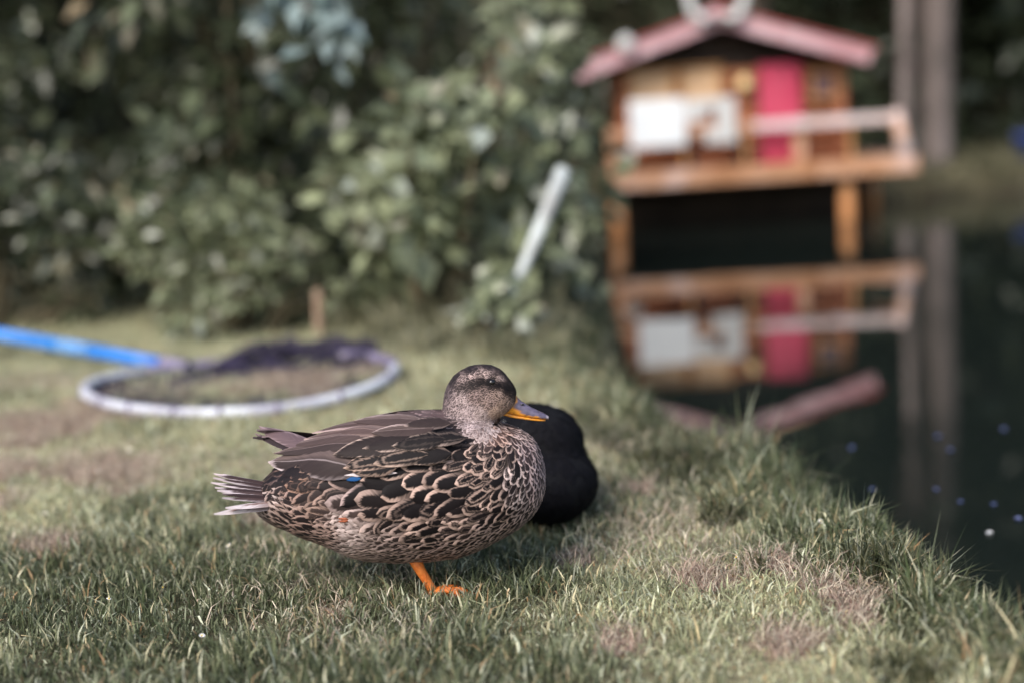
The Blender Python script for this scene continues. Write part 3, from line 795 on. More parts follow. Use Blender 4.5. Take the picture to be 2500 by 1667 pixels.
# railing
RY0, RY1 = 8.165, 8.20
hp('rail', 'deckwood', 0.62, 1.44, RY0, RY1, 0.425, 0.478)
hp('rail', 'deckwood', 1.444, 2.27, RY0, RY1, 0.430, 0.483)
hp('rail', 'deckwood', 2.25, 2.28, 8.201, 9.0, 0.430, 0.475)
for x, w_ in ((0.65, .032), (1.715, .032)):
    hp('rail_post', 'deckwood', x - w_, x + w_, 8.20, 8.25, 0.233, 0.485)
mb = MB(); mb.tube([(2.325 - HX, 8.19 - HY, 0.35), (2.295 - HX, 8.19 - HY, .47), (2.262 - HX, 8.19 - HY, .615)], [.048, .038, .032], 10)
mb.build('corner_post', M['deckwood'], house)
for x in (1.05, 1.40, 2.0):
    hp('baluster', 'framewood', x - .012, x + .012, 8.17, 8.195, 0.233, 0.43)
# white boards on the railing
hp('sign_board', 'white', 0.742, 1.062, 8.146, 8.163, 0.372, 0.640, label='bright white board hung on the railing')
b2 = hp('sign_board', 'offwhite', 1.072, 1.165, 8.146, 8.163, 0.50, 0.628, label='greyish white board with an open slot on the railing')
hp('board_arm', 'offwhite', 1.165, 1.345, 8.148, 8.162, 0.565, 0.630, b2)
hp('board_arm', 'offwhite', 1.235, 1.345, 8.1475, 8.1615, 0.372, 0.565, b2)
hp('board_arm', 'offwhite', 1.165, 1.235, 8.149, 8.161, 0.375, 0.462, b2)
# roof
roof = None
for sgn in (-1, 1):
    ex = RIDGE_X + sgn * 0.835; n_ = 6
    mb = MB()
    Lr = math.hypot(0.835, RIDGE_Z - EAVE_Z); ang = math.atan2(RIDGE_Z - EAVE_Z, 0.835)
    Mt = Matrix.Translation((RIDGE_X - HX, 8.11 - HY, RIDGE_Z - WATER_Z)) @ Matrix.Rotation(ang * sgn, 4, 'Y')
    xr = sorted((0, sgn * Lr))
    mb.box(xr[0], xr[1], 0.026, 1.12, -0.03, 0.012, Mt)
    rf = mb.build('roof', M['darkwood_shade'], house)
    mb = MB(); mb.box(xr[0] + (0.0 if sgn > 0 else -.0), xr[1], 0.0, 0.0255, -0.050, 0.032, Mt, .003); mb.build('fascia', M['fascia'], rf)
    for i in range(7):
        a0 = Lr * (i / 7) ; a1 = Lr * ((i + 1) / 7) + .02
        xs = sorted((sgn * a0, sgn * a1))
        tilt = Mt @ Matrix.Translation((0, 0, 0.036 + (i % 2) * .0025))
        mb = MB(); mb.box(xs[0], xs[1], -0.012, 1.13, -0.002, 0.012, tilt, .002); mb.build('shingle', M['roofred'], rf)
mb = MB(); mb.box(RIDGE_X - HX - .035, RIDGE_X - HX + .035, 8.055 - HY, 9.2 - HY, RIDGE_Z - WATER_Z + .028, RIDGE_Z - WATER_Z + .062, None, .008); mb.build('ridge_cap', M['roofred'], house)
# white horn shaped gable ornament
mb = MB(); zt = RIDGE_Z - WATER_Z; cx = 1.25 - HX; yy = 8.08 - HY
mb.ellipsoid((cx, yy, zt + .02), (.06, .02, .035), 16, 10)
orn = mb.build('gable_ornament', M['fascia'], house)
for sgn in (-1, 1):
    mb = MB(); mb.tube([(cx + sgn * .03, yy, zt), (cx + sgn * .09, yy, zt - .015), (cx + sgn * .135, yy, zt + .02), (cx + sgn * .15, yy, zt + .08), (cx + sgn * .165, yy, zt + .15)], [.022, .030, .028, .024, .016], 10)
    mb.build('horn', M['offwhite'], orn)
mb = MB(); mb.ellipsoid((0.735 - HX, 8.09 - HY, 0.985 - WATER_Z - .03), (.048, .03, .05), 14, 10); mb.build('roof_knob', M['offwhite'], house)

# things standing on the deck
def pot(x, y, z, r_, h_, m, label, blossoms=0):
    root = empty('flower_pot', (x, y, z), label, 'flower pot')
    mb = MB(); mb.lathe([(0.001, 0), (r_ * .7, 0), (r_ * .95, h_ * .9), (r_, h_ * .9), (r_, h_), (r_ * .85, h_), (r_ * .8, h_ * .8), (.001, h_ * .8)], 0, 0, 14)
    mb.build('pot', M[m], root)
    if blossoms:
        mb = MB()
        for i in range(blossoms):
            v = Vector((random.gauss(0, 1), random.gauss(0, 1), random.gauss(0, 1))).normalized() * r_ * 1.2
            mb.ellipsoid((v.x, v.y, h_ + r_ * .4 + v.z * .55), (.016, .016, .013), 7, 5)
        mb.build('blossoms', M['offwhite'], root)['kind'] = 'stuff'
    return root
pot(0.705, 8.262, 0.234, 0.055, 0.07, 'offwhite', 'pot of white blossoms beside the white board on the duck house deck', 40)
pot(1.085, 8.24, 0.234, 0.030, 0.12, 'navy', 'small dark pot on the deck beneath the white boards')
pot(1.395, 8.25, 0.234, 0.045, 0.15, 'navy', 'dark blue pot on the deck beside the red door')

# blue bucket on the far bank
bz = float(height(3.62, 9.98))
bk = empty('bucket', (3.66, 9.98, bz - .01), 'blue plastic bucket standing on the far bank', 'bucket')
mb = MB(); mb.lathe([(.001, 0), (.06, 0), (.08, .16), (.085, .16), (.085, .172), (.076, .172), (.058, .01), (.001, .01)], 0, 0, 18); mb.build('bucket_body', M['bluebucket'], bk)
mb = MB(); mb.tube([(.084 * math.cos(a), -.02 * math.sin(a), .165 + .05 * math.sin(a)) for a in np.linspace(0, math.pi, 10)], .003, 6); mb.build('handle', M['netband'], bk)

# petals floating on the pond
def petal_mesh():
    mb = MB(); n = 10
    vs_ = [(0, 0, .0015)] + [(.0055 * math.cos(2 * math.pi * k / n) * (1 + .25 * (k % 2)), .0045 * math.sin(2 * math.pi * k / n), .003 + .001 * (k % 3)) for k in range(n)]
    mb.add(vs_, [(0, 1 + k, 1 + (k + 1) % n) for k in range(n)], True)
    mb.add([(x, y, z - .002) for x, y, z in vs_], [(0, 1 + (k + 1) % n, 1 + k) for k in range(n)], True)
    return mb.mesh('petal')
pm = petal_mesh(); pm.materials.append(M['petal'])
for i, (x, y) in enumerate([(0.939, 3.096), (0.928, 2.973), (1.096, 3.123), (0.692, 2.713), (0.810, 2.686), (0.828, 2.594), (0.880, 2.563), (0.892, 2.467), (0.733, 3.042)]):
    o = link('floating_petal', pm); o.location = (x, y, WATER_Z); o.rotation_euler = (0, 0, i * 1.3)
    o.scale = (random.uniform(.8, 1.25),) * 3
    props(o, 'small pale blue petal floating on the dark pond water', 'petal', 'petals floating on the pond')
pw = pm.copy(); pw.materials.clear(); pw.materials.append(M['petalwhite'])
o = link('floating_petal', pw); o.location = (0.816, 2.398, WATER_Z); props(o, 'single white petal floating among the blue ones near the grassy bank', 'petal')

# daisies in the lawn
def daisy_meshes():
    a = MB(); n = 12
    for k in range(n):
        th = 2 * math.pi * k / n; c_, s_ = math.cos(th), math.sin(th)
        q = [(.0010, -.0006), (.0032, -.0010), (.0040, 0), (.0032, .0010), (.0010, .0006)]
        a.add([(x * c_ - y * s_, x * s_ + y * c_, .0 + x * .12) for x, y in q], [(0, 1, 2, 3, 4)])
    b = MB(); b.ellipsoid((0, 0, .0006), (.0016, .0016, .001), 8, 5)
    c = MB(); c.tube([(0, 0, -.03), (.001, 0, -.015), (0, 0, 0)], .0006, 5)
    return a.mesh('petals'), b.mesh('flower_eye'), c.mesh('stalk')
dm = daisy_meshes()
dm[0].materials.append(M['petalwhite']); dm[1].materials.append(M['daisyyellow']); dm[2].materials.append(M['stem'])
for i in range(24):
    while True:
        x, y = random.uniform(-.85, .55), random.uniform(1.55, 3.2)
        if abs(x) < .36 * y and pond_dist(np.array([x]), np.array([y]))[0] < -.05 and math.hypot(x + .13, y - 2) > .25: break
    d_ = empty('daisy', (x, y, float(height(x, y)) + .022), 'tiny white daisy in the short lawn grass', 'daisy', 'daisies scattered in the lawn')
    d_.rotation_euler = (random.uniform(-.6, .6), random.uniform(-.6, .6), random.uniform(0, 6))
    link('petals', dm[0], d_); link('flower_eye', dm[1], d_); link('stalk', dm[2], d_)

# ------------------------------------------------------------------ plumage material
def make_plumage(name, rough=0.6, sheen=0.02):
    m, t, b, N, L = new_mat(name)
    uvn = N('ShaderNodeUVMap'); uvn.uv_map = 'UVMap'
    sp = N('ShaderNodeSeparateXYZ'); L(uvn.outputs[0], sp.inputs[0])
    pa = N('ShaderNodeAttribute'); pa.attribute_name = 'par'
    ps = N('ShaderNodeSeparateXYZ'); L(pa.outputs['Vector'], ps.inputs[0])
    A = N('ShaderNodeAttribute'); A.attribute_name = 'cA'
    B = N('ShaderNodeAttribute'); B.attribute_name = 'cB'
    def mth(op, a, b_=None, c=None):
        n = N('ShaderNodeMath'); n.operation = op
        for i, v in enumerate((a, b_, c)):
            if v is None: continue
            if isinstance(v, (int, float)): n.inputs[i].default_value = v
            else: L(v, n.inputs[i])
        return n.outputs[0]
    def smooth(x, lo, hi):
        n = N('ShaderNodeMapRange'); n.interpolation_type = 'SMOOTHSTEP'
        L(x, n.inputs['Value'])
        for nm, v in (('From Min', lo), ('From Max', hi)):
            if isinstance(v, (int, float)): n.inputs[nm].default_value = v
            else: L(v, n.inputs[nm])
        return n.outputs[0]
    # barb noise: fine streaks running out from the shaft
    cmb = N('ShaderNodeCombineXYZ')
    e = mth('ABSOLUTE', mth('MULTIPLY_ADD', sp.outputs['X'], 2.0, -1.0))
    L(mth('MULTIPLY', e, 1.3), cmb.inputs['X'])
    L(mth('MULTIPLY_ADD', e, -6.0, mth('MULTIPLY', sp.outputs['Y'], 24.0)), cmb.inputs['Y'])
    L(mth('MULTIPLY', ps.outputs['Z'], 91.0), cmb.inputs['Z'])
    nz = N('ShaderNodeTexNoise'); nz.inputs['Scale'].default_value = 1.0; nz.inputs['Detail'].default_value = 3
    L(cmb.outputs[0], nz.inputs['Vector'])
    tip = smooth(sp.outputs['Y'], 0.55, 1.03)
    mm = mth('MAXIMUM', e, mth('POWER', tip, 1.2))
    asy = mth('MULTIPLY', mth('MULTIPLY_ADD', sp.outputs['X'], 2.0, -1.0), mth('MULTIPLY_ADD', mth('FRACT', mth('MULTIPLY', ps.outputs['Z'], 57.0)), 0.9, -0.45))
    c2 = N('ShaderNodeCombineXYZ'); L(mth('MULTIPLY', sp.outputs['X'], 2.2), c2.inputs['X']); L(mth('MULTIPLY', sp.outputs['Y'], 2.6), c2.inputs['Y']); L(mth('MULTIPLY', ps.outputs['Z'], 53.0), c2.inputs['Z'])
    nl = N('ShaderNodeTexNoise'); nl.inputs['Scale'].default_value = 1.0; nl.inputs['Detail'].default_value = 1; L(c2.outputs[0], nl.inputs['Vector'])
    md = mth('ADD', mth('ADD', mm, asy), mth('ADD', mth('MULTIPLY_ADD', nz.outputs['Fac'], 0.62, -0.31), mth('MULTIPLY_ADD', nl.outputs['Fac'], 0.26, -0.14)))
    thr = ps.outputs['X']
    edge = smooth(md, mth('SUBTRACT', thr, 0.17), mth('ADD', thr, 0.13))
    r0 = smooth(md, mth('MULTIPLY', thr, 0.30), mth('MULTIPLY', thr, 0.46))
    r1 = smooth(md, mth('MULTIPLY', thr, 0.70), mth('MULTIPLY', thr, 0.50))
    rg = mth('MULTIPLY', mth('MULTIPLY', r0, r1), mth('MAXIMUM', ps.outputs['Y'], 0.0))
    shaft = mth('MULTIPLY', mth('MULTIPLY', smooth(e, 0.07, 0.02), mth('MAXIMUM', mth('MULTIPLY', ps.outputs['Y'], -1.0), 0.0)), 0.35)
    rg = mth('MAXIMUM', rg, shaft)
    edge = mth('MULTIPLY', edge, mth('MULTIPLY_ADD', smooth(mth('MULTIPLY_ADD', nz.outputs['Fac'], 0.35, sp.outputs['Y']), 0.50, 0.95), 0.75, 0.25))
    fac = mth('MAXIMUM', edge, rg)
    mx = N('ShaderNodeMix'); mx.data_type = 'RGBA'
    L(fac, mx.inputs[0]); L(A.outputs['Color'], mx.inputs[6]); L(B.outputs['Color'], mx.inputs[7])
    sc = N('ShaderNodeVectorMath'); sc.operation = 'SCALE'
    L(mx.outputs[2], sc.inputs[0]); L(mth('MULTIPLY_ADD', nz.outputs['Fac'], 0.7, 0.65), sc.inputs['Scale'])
    L(sc.outputs[0], b.inputs['Base Color'])
    b.inputs['Roughness'].default_value = rough
    b.inputs['Specular IOR Level'].default_value = 0.14
    b.inputs['Sheen Weight'].default_value = sheen
    b.inputs['Sheen Roughness'].default_value = 0.5
    bp = N('ShaderNodeBump'); bp.inputs['Strength'].default_value = 0.25; bp.inputs['Distance'].default_value = 0.001
    L(nz.outputs['Fac'], bp.inputs['Height']); L(bp.outputs[0], b.inputs['Normal'])
    return m
M['plumage'] = make_plumage('plumage')
M['blackfeather'] = make_plumage('black_feather', 0.75, 0.0)
M['blackfeather'].node_tree.nodes['Principled BSDF'].inputs['Specular IOR Level'].default_value = .12

# ------------------------------------------------------------------ feathers on a body surface
def width_profile(v, kind):
    if kind == 0:      # rounded contour feather
        f = np.minimum(1, (np.maximum(v, 0.0) / 0.35) ** 0.6 * 0.9 + 0.12)
        return f * np.sqrt(np.clip(1 - (np.clip(v - 0.5, 0, 1) / 0.5) ** 2.2, 0, 1))
    f = np.minimum(1, (np.maximum(v, 0) / 0.3) ** 0.5 * 0.85 + 0.15)          # long quill with a blunt point
    return f * np.clip(1 - np.clip((v - 0.45) / 0.55, 0, 1) ** 2.0, 0, 1) ** 0.75

def feather_grid(nl, nc, kind):
    v = np.linspace(0, 1, nl) ** 0.85; e = np.linspace(-1, 1, nc)
    wv_ = np.maximum(width_profile(v, kind), 0.02)
    vv, ee = np.meshgrid(v, e, indexing='ij')
    a = ee * wv_[:, None]
    idx = np.arange(nl - 1)[:, None] * nc + np.arange(nc - 1)[None]
    q = np.stack([idx, idx + 1, idx + nc + 1, idx + nc], -1).reshape(-1, 4)
    return a.ravel(), vv.ravel(), ee.ravel(), q
GRIDS = {'big': feather_grid(8, 7, 0), 'quill': feather_grid(12, 7, 1), 'small': feather_grid(4, 3, 0), 'mid': feather_grid(5, 5, 0)}

def lay_feather(bvh, root, dirv, L, W, grid, off, lift, arch=0.08, curve=0.0):
    a, v, e, q = GRIDS[grid]
    _, n0, _, _ = bvh.find_nearest(root)
    t_ = (dirv - n0 * dirv.dot(n0)).normalized(); s = n0.cross(t_)
    out = np.zeros((len(a), 3))
    for i in range(len(a)):
        p = root + t_ * (v[i] * L) + s * (a[i] * W * .5 + curve * v[i] * v[i] * L)
        loc, nr, _, _ = bvh.find_nearest(p)
        out[i] = loc + nr * (off + lift * L * v[i] + arch * W * (1 - e[i] * e[i]) * .5)
    return out, np.stack([(e + 1) / 2, v], 1), q

def evaluated_mesh(mb, voxel, smooth_it, name):
    o = link('tmp_' + name, mb.mesh('tmp'))
    r_ = o.modifiers.new('r', 'REMESH'); r_.mode = 'VOXEL'; r_.voxel_size = voxel
    s = o.modifiers.new('s', 'SMOOTH'); s.factor = 0.5; s.iterations = smooth_it
    dg = bpy.context.evaluated_depsgraph_get()
    me = bpy.data.meshes.new_from_object(o.evaluated_get(dg))
    bpy.data.objects.remove(o)
    me.name = name
    me.polygons.foreach_set('use_smooth', np.ones(len(me.polygons), dtype=bool))
    return me

def loft_rings(mb, rings):
    n = len(rings[0]); vs_ = [p for r_ in rings for p in r_]; fs = []
    for i in range(len(rings) - 1):
        for k in range(n):
            fs.append((i * n + k, i * n + (k + 1) % n, (i + 1) * n + (k + 1) % n, (i + 1) * n + k))
    fs.append(tuple(range(n))[::-1]); fs.append(tuple((len(rings) - 1) * n + k for k in range(n)))
    mb.add(vs_, fs, True)

# ------------------------------------------------------------------ the brown duck
# side-profile drawing units -> metres in the duck's own frame (x forward, z up, y away)
def S(x, y):
    dx, dy = x - 1056.0, y - 1432.0
    return ((0.9981 * dx - 0.061 * dy) * 0.000579, -(0.061 * dx + 0.9981 * dy) * 0.000598)
def toS(u, w_):
    a = u / 0.000579; b = -w_ / 0.000598
    return 0.9981 * a + 0.061 * b + 1056.0, -0.061 * a + 0.9981 * b + 1432.0

duck = empty('duck', (-0.135, 1.952, 0.0), 'brown speckled female duck with orange bill standing on one leg on the grass', 'duck')
body_st = [(628, 1205, 1232, .020), (646, 1180, 1252, .034), (673, 1150, 1267, .047), (711, 1122, 1281, .060), (742, 1100, 1298, .070), (788, 1074, 1313, .080), (826, 1056, 1329, .087),
           (857, 1044, 1345, .091), (903, 1030, 1356, .095), (979, 1014, 1360, .098), (1056, 1006, 1356, .098), (1128, 1006, 1346, .095), (1175, 1010, 1328, .090), (1223, 1032, 1303, .081),
           (1249, 1040, 1290, .074), (1271, 1049, 1276, .066), (1303, 1070, 1249, .051), (1320, 1100, 1220, .037), (1330, 1138, 1192, .018)]
rings = []
for sx, t0, t1, hw in body_st:
    (u0, w0), (u1, w1) = S(sx, t0), S(sx, t1)
    r_ = []
    for k in range(28):
        th = 2 * math.pi * k / 28
        c_, s_ = math.cos(th), math.sin(th)
        yy = math.copysign(abs(s_) ** 0.92, s_) * hw
        f = (1 + c_) / 2
        r_.append((u1 + (u0 - u1) * f, yy, w1 + (w0 - w1) * f))
    rings.append(r_)
mb = MB(); loft_rings(mb, rings)
head_sl = [(893.5, 1168, 1200, 10), (898, 1148, 1215, 19), (906, 1131, 1228, 28), (920, 1112, 1241, 38), (940, 1099, 1257, 46), (960, 1092, 1264, 51), (978, 1089, 1262, 52), (995, 1088, 1250, 52), (1010, 1088, 1228, 50),
           (1022, 1090, 1204, 47), (1038, 1088, 1204, 50), (1060, 1074, 1222, 62), (1095, 1050, 1250, 80), (1130, 1040, 1250, 80)]
rings = []
for sy, x0, x1, hw in head_sl:
    (u0, w0), (u1, w1) = S(x0, sy), S(x1, sy)
    r_ = []
    for k in range(24):
        th = 2 * math.pi * k / 24
        f = (1 + math.cos(th)) / 2
        r_.append((u0 + (u1 - u0) * f, math.sin(th) * hw * 0.00059, w0 + (w1 - w0) * f))
    rings.append(r_)
loft_rings(mb, rings)
body_me = evaluated_mesh(mb, 0.0042, 5, 'body')
body_me.materials.clear(); body_me.materials.append(M['underplumage'])
body = link('body', body_me, duck)
bm_v = np.zeros(len(body_me.vertices) * 3, np.float32); body_me.vertices.foreach_get('co', bm_v); bm_v = bm_v.reshape(-1, 3)
body_me.calc_loop_triangles()
tri = np.zeros(len(body_me.loop_triangles) * 3, np.int32); body_me.loop_triangles.foreach_get('vertices', tri); tri = tri.reshape(-1, 3)
bvh = BVHTree.FromPolygons([Vector(v) for v in bm_v], tri.tolist())

DK = (.0075, .0058, .0063); DK2 = (.017, .0125, .0123); MBR = (.085, .060, .054); BUFF = (.46, .34, .27); PALE = (.56, .46, .41); GBUFF = (.36, .28, .25); WARM = (.40, .24, .15); MAUVE = (.13, .092, .088)
# control points: x, y, flow dx, dy, length, width, edge threshold, inner ring, centre colour, edge colour
CP = [
    # crown, brow, eye stripe, cheek, nape, throat
    (1120, 922, -1, .5, 15, 6.5, .85, 0, (.016, .013, .014), (.06, .047, .05)), (1160, 905, -1, .25, 15, 6.5, .85, 0, (.014, .011, .013), (.05, .04, .043)),
    (1200, 897, -1, -.05, 14, 6, .85, 0, (.013, .0105, .012), (.045, .036, .038)), (1235, 915, -.8, -.6, 13, 5.5, .85, 0, (.014, .011, .012), (.05, .04, .04)), (1250, 938, -.6, -.8, 10, 5, .8, 0, (.014, .011, .010), (.06, .043, .036)),
    (1165, 921, -1, .2, 14, 5, .45, 0, (.07, .052, .048), (.46, .36, .32)), (1195, 915, -1, 0, 13, 5, .42, 0, (.08, .06, .055), (.48, .38, .33)), (1228, 927, -.9, -.2, 11, 4.5, .40, 0, (.09, .066, .058), (.42, .33, .28)), (1140, 928, -1, .35, 14, 5.5, .5, 0, (.06, .045, .042), (.28, .22, .20)),
    (1245, 950, -1, -.15, 11, 5, .9, 0, (.010, .008, .008), (.035, .026, .022)), (1225, 940, -1, 0, 11, 5, .92, 0, (.008, .006, .006), (.025, .018, .016)), (1207, 935, -1, .05, 11, 5, .95, 0, (.007, .006, .006), (.02, .016, .014)), (1185, 935, -1, .1, 12, 5, .92, 0, (.008, .006, .006), (.03, .021, .019)), (1165, 937, -1, .15, 13, 5.5, .85, 0, (.013, .010, .010), (.06, .046, .04)), (1143, 942, -1, .3, 14, 6, .8, 0, (.022, .017, .016), (.10, .077, .07)),
    (1225, 962, -1, .15, 13, 5, .42, 0, (.085, .062, .05), (.40, .30, .24)), (1190, 955, -1, .3, 14, 5.5, .55, 0, (.06, .045, .04), (.28, .21, .18)), (1170, 965, -.9, .5, 15, 5.5, .50, 0, (.06, .045, .04), (.28, .21, .185)), (1205, 980, -1, .3, 15, 5.5, .40, 0, (.09, .065, .055), (.40, .30, .25)), (1240, 985, -1, .2, 11, 5, .40, 0, (.12, .085, .065), (.45, .33, .25)),
    (1140, 970, -.7, .7, 16, 6, .40, 0, (.09, .07, .065), (.42, .345, .32)), (1120, 985, -.5, .9, 17, 6.5, .45, 0, (.08, .062, .06), (.33, .27, .255)), (1150, 1000, -.6, .8, 17, 6, .30, 0, (.12, .095, .09), (.40, .33, .31)), (1185, 1010, -.7, .7, 16, 6, .25, 0, (.16, .125, .11), (.46, .38, .345)), (1220, 1005, -1, .3, 13, 5.5, .22, 0, (.22, .15, .10), (.48, .36, .27)),
    (1098, 955, -.4, 1, 16, 6.5, .7, 0, (.05, .04, .042), (.18, .145, .145)), (1090, 990, -.3, 1, 17, 7, .65, 0, (.06, .047, .047), (.20, .16, .155)), (1112, 1015, -.4, .9, 17, 7, .45, 0, (.09, .07, .067), (.32, .26, .24)), (1205, 1035, -.3, 1, 18, 7, .15, 0, (.24, .19, .17), (.52, .44, .40)), (1165, 1030, -.5, .9, 18, 7, .22, 0, (.17, .135, .125), (.46, .385, .36)), (1185, 1055, -.4, .9, 20, 9, .25, 0, (.14, .10, .09), (.45, .37, .33)),
    # mantle / upper back
    (1080, 1010, -1, .05, 50, 23, .86, 0, (.10, .07, .068), (.24, .18, .17)), (1000, 1005, -1, .05, 62, 26, .87, 0, (.10, .07, .067), (.27, .20, .19)), (910, 1028, -1, .08, 60, 26, .86, 0, (.09, .063, .06), (.30, .22, .20)), (1105, 1035, -1, .2, 50, 24, .80, 0, DK2, (.20, .15, .135)),
    (830, 1045, -1, .15, 55, 24, .72, .8, DK2, BUFF), (770, 1080, -1, .2, 45, 22, .85, 0, DK2, BUFF),
    # scapulars and wing coverts
    (1080, 1060, -1, .12, 80, 34, .82, 0, (.055, .04, .037), (.40, .31, .27)), (1010, 1060, -1, .12, 95, 36, .84, 0, (.075, .054, .049), (.40, .31, .27)), (1130, 1085, -.95, .3, 58, 30, .80, .35, DK, BUFF), (1050, 1100, -.95, .35, 82, 36, .80, .3, DK, BUFF), (970, 1105, -.95, .35, 88, 38, .80, .35, DK2, BUFF), (900, 1125, -1, .2, 80, 38, .80, .7, DK2, BUFF),
    (1170, 1105, -.9, .45, 42, 25, .76, .5, DK, BUFF), (1100, 1125, -.95, .35, 60, 30, .78, .5, DK, BUFF),
    # flank
    (1010, 1150, -1, .12, 84, 40, .80, .9, DK, BUFF), (940, 1170, -1, .05, 86, 40, .80, .8, DK, BUFF), (1090, 1165, -1, .15, 78, 38, .80, .9, DK, BUFF), (1170, 1160, -.95, .35, 60, 31, .70, .8, DK, BUFF), (1000, 1210, -1, .12, 92, 44, .84, .8, DK, BUFF), (880, 1205, -1, .1, 100, 44, .84, .9, DK, GBUFF),
    (1080, 1230, -1, .1, 82, 40, .82, .8, DK, BUFF), (1160, 1215, -1, .25, 64, 34, .78, .7, DK, BUFF), (960, 1250, -1, .08, 80, 38, .80, .7, DK, BUFF), (1050, 1275, -1, 0, 70, 30, .64, .5, DK, BUFF), (1140, 1270, -1, .08, 56, 26, .62, .4, DK2, BUFF),
    (820, 1185, -1, .15, 70, 28, .80, .3, DK2, (.24, .17, .135)), (800, 1225, -1, .25, 72, 22, .66, .2, (.045, .032, .028), (.28, .20, .155)), (760, 1175, -1, .30, 66, 26, .86, .3, (.014, .010, .010), (.24, .15, .105)), (700, 1155, -1, .35, 70, 26, .93, .1, (.010, .008, .009), (.07, .048, .043)), (680, 1175, -1, .2, 60, 24, .88, .2, (.012, .009, .009), (.16, .11, .09)), (730, 1150, -1, .3, 60, 24, .92, 0, (.011, .008, .009), (.10, .066, .056)),
    # breast
    (1225, 1062, -.2, 1, 34, 17, .50, 0, (.09, .055, .044), (.46, .32, .25)), (1260, 1062, .1, 1, 32, 16, .50, 0, (.05, .034, .031), (.52, .41, .36)), (1295, 1100, -.05, 1, 33, 16, .52, 0, (.045, .032, .032), (.50, .39, .36)), (1322, 1150, -.15, 1, 33, 16, .52, 0, (.045, .032, .033), (.48, .38, .36)), (1315, 1205, -.45, .9, 34, 15, .54, 0, (.042, .030, .030), (.45, .35, .32)),
    (1240, 1100, -.4, .9, 42, 24, .70, .4, DK, BUFF), (1210, 1130, -.7, .7, 48, 28, .74, .6, DK, BUFF), (1265, 1150, -.35, .95, 40, 22, .62, .3, DK, PALE), (1220, 1190, -.8, .55, 50, 28, .70, .5, DK, BUFF), (1280, 1200, -.6, .8, 38, 19, .58, .2, DK2, PALE), (1240, 1240, -.9, .4, 44, 22, .62, .3, DK, BUFF), (1290, 1245, -.85, .5, 34, 16, .52, 0, DK2, (.44, .34, .30)),
    (1230, 1285, -1, .25, 42, 16, .52, 0, DK2, (.42, .32, .27)), (1180, 1310, -1, .1, 44, 15, .50, 0, DK2, (.40, .30, .25)),
    # belly, rear flank, undertail
    (1100, 1325, -1, 0, 40, 15, .46, 0, DK2, (.38, .28, .235)), (1000, 1335, -1, -.05, 42, 15, .45, 0, DK2, (.36, .27, .225)), (920, 1325, -1, -.1, 40, 15, .38, 0, (.06, .043, .037), (.42, .33, .28)), (870, 1280, -1, 0, 40, 17, .18, 0, (.14, .10, .085), (.58, .49, .44)), (850, 1250, -1, .1, 36, 16, .25, 0, (.12, .085, .07), (.52, .43, .38)), (960, 1295, -1, 0, 48, 20, .50, .2, (.04, .03, .026), (.46, .36, .31)), (890, 1300, -1, 0, 42, 16, .28, 0, (.09, .065, .056), (.54, .45, .40)),
    (820, 1290, -1, .0, 46, 17, .40, 0, DK2, (.34, .245, .20)), (770, 1270, -1, -.25, 72, 18, .66, 0, DK2, (.32, .225, .18)), (720, 1250, -1, -.25, 78, 18, .66, 0, DK2, (.36, .27, .22)), (670, 1235, -1, -.25, 60, 13, .55, 0, (.04, .028, .025), (.44, .37, .33)), (700, 1222, -1, -.25, 70, 14, .58, 0, (.04, .028, .025), (.48, .41, .37)), (655, 1205, -1, -.05, 55, 14, .72, 0, (.022, .016, .015), (.30, .24, .21)), (740, 1210, -1, .05, 66, 22, .74, .3, DK2, (.30, .21, .17)), (690, 1205, -1, .0, 66, 19, .72, 0, DK2, (.36, .28, .24)),
]
cpx = np.array([(c[0], c[1]) for c in CP], float)
cpv = np.array([(c[2], c[3], c[4], c[5], c[6], c[7], *c[8], *c[9]) for c in CP], float)
def field(u, yv, w_):
    """plumage parameters at a body point; both flanks are alike"""
    a = -abs(yv)
    sx, sy = toS(u / (1 + a / 2.0) + 0 * a, w_ + 0.25 * a)
    d2 = (cpx[:, 0] - sx) ** 2 + (cpx[:, 1] - sy) ** 2 + 20.0
    wt = d2 ** -2.2
    return (cpv * wt[:, None]).sum(0) / wt.sum(), sx, sy

# points spread over the skin, farther apart where the feathers are larger
t0_, t1_, t2_ = bm_v[tri[:, 0]], bm_v[tri[:, 1]], bm_v[tri[:, 2]]
cr = np.cross(t1_ - t0_, t2_ - t0_); area = np.linalg.norm(cr, axis=1) / 2
tn = cr / (np.linalg.norm(cr, axis=1, keepdims=True) + 1e-12)
NC = 60000
cand_t = rng.choice(len(tri), NC, p=area / area.sum())
r1 = np.sqrt(rng.random(NC)); r2 = rng.random(NC)
cand = t0_[cand_t] * (1 - r1)[:, None] + t1_[cand_t] * (r1 * (1 - r2))[:, None] + t2_[cand_t] * (r1 * r2)[:, None]
PX = 0.00059
acc_p = np.zeros((NC, 3)); acc_r = np.zeros(NC); na = 0; accepted = []
for i in range(NC):
    p = cand[i]
    f, sx, sy = field(p[0], p[1], p[2])
    if sy > 880 and p[2] < 0.03 and tn[cand_t[i], 2] < -0.9 and False: continue
    rad = (0.46 if f[3] < 11 else 0.62 if f[3] < 20 else 0.62 + 0.17 * min(1, (f[3] - 20) / 12)) * f[3] * PX
    if na:
        dist = np.linalg.norm(acc_p[:na] - p, axis=1)
        if (dist < 0.5 * (rad + acc_r[:na])).any(): continue
    acc_p[na] = p; acc_r[na] = rad; na += 1
    accepted.append((p, tn[cand_t[i]], f, sx, sy))

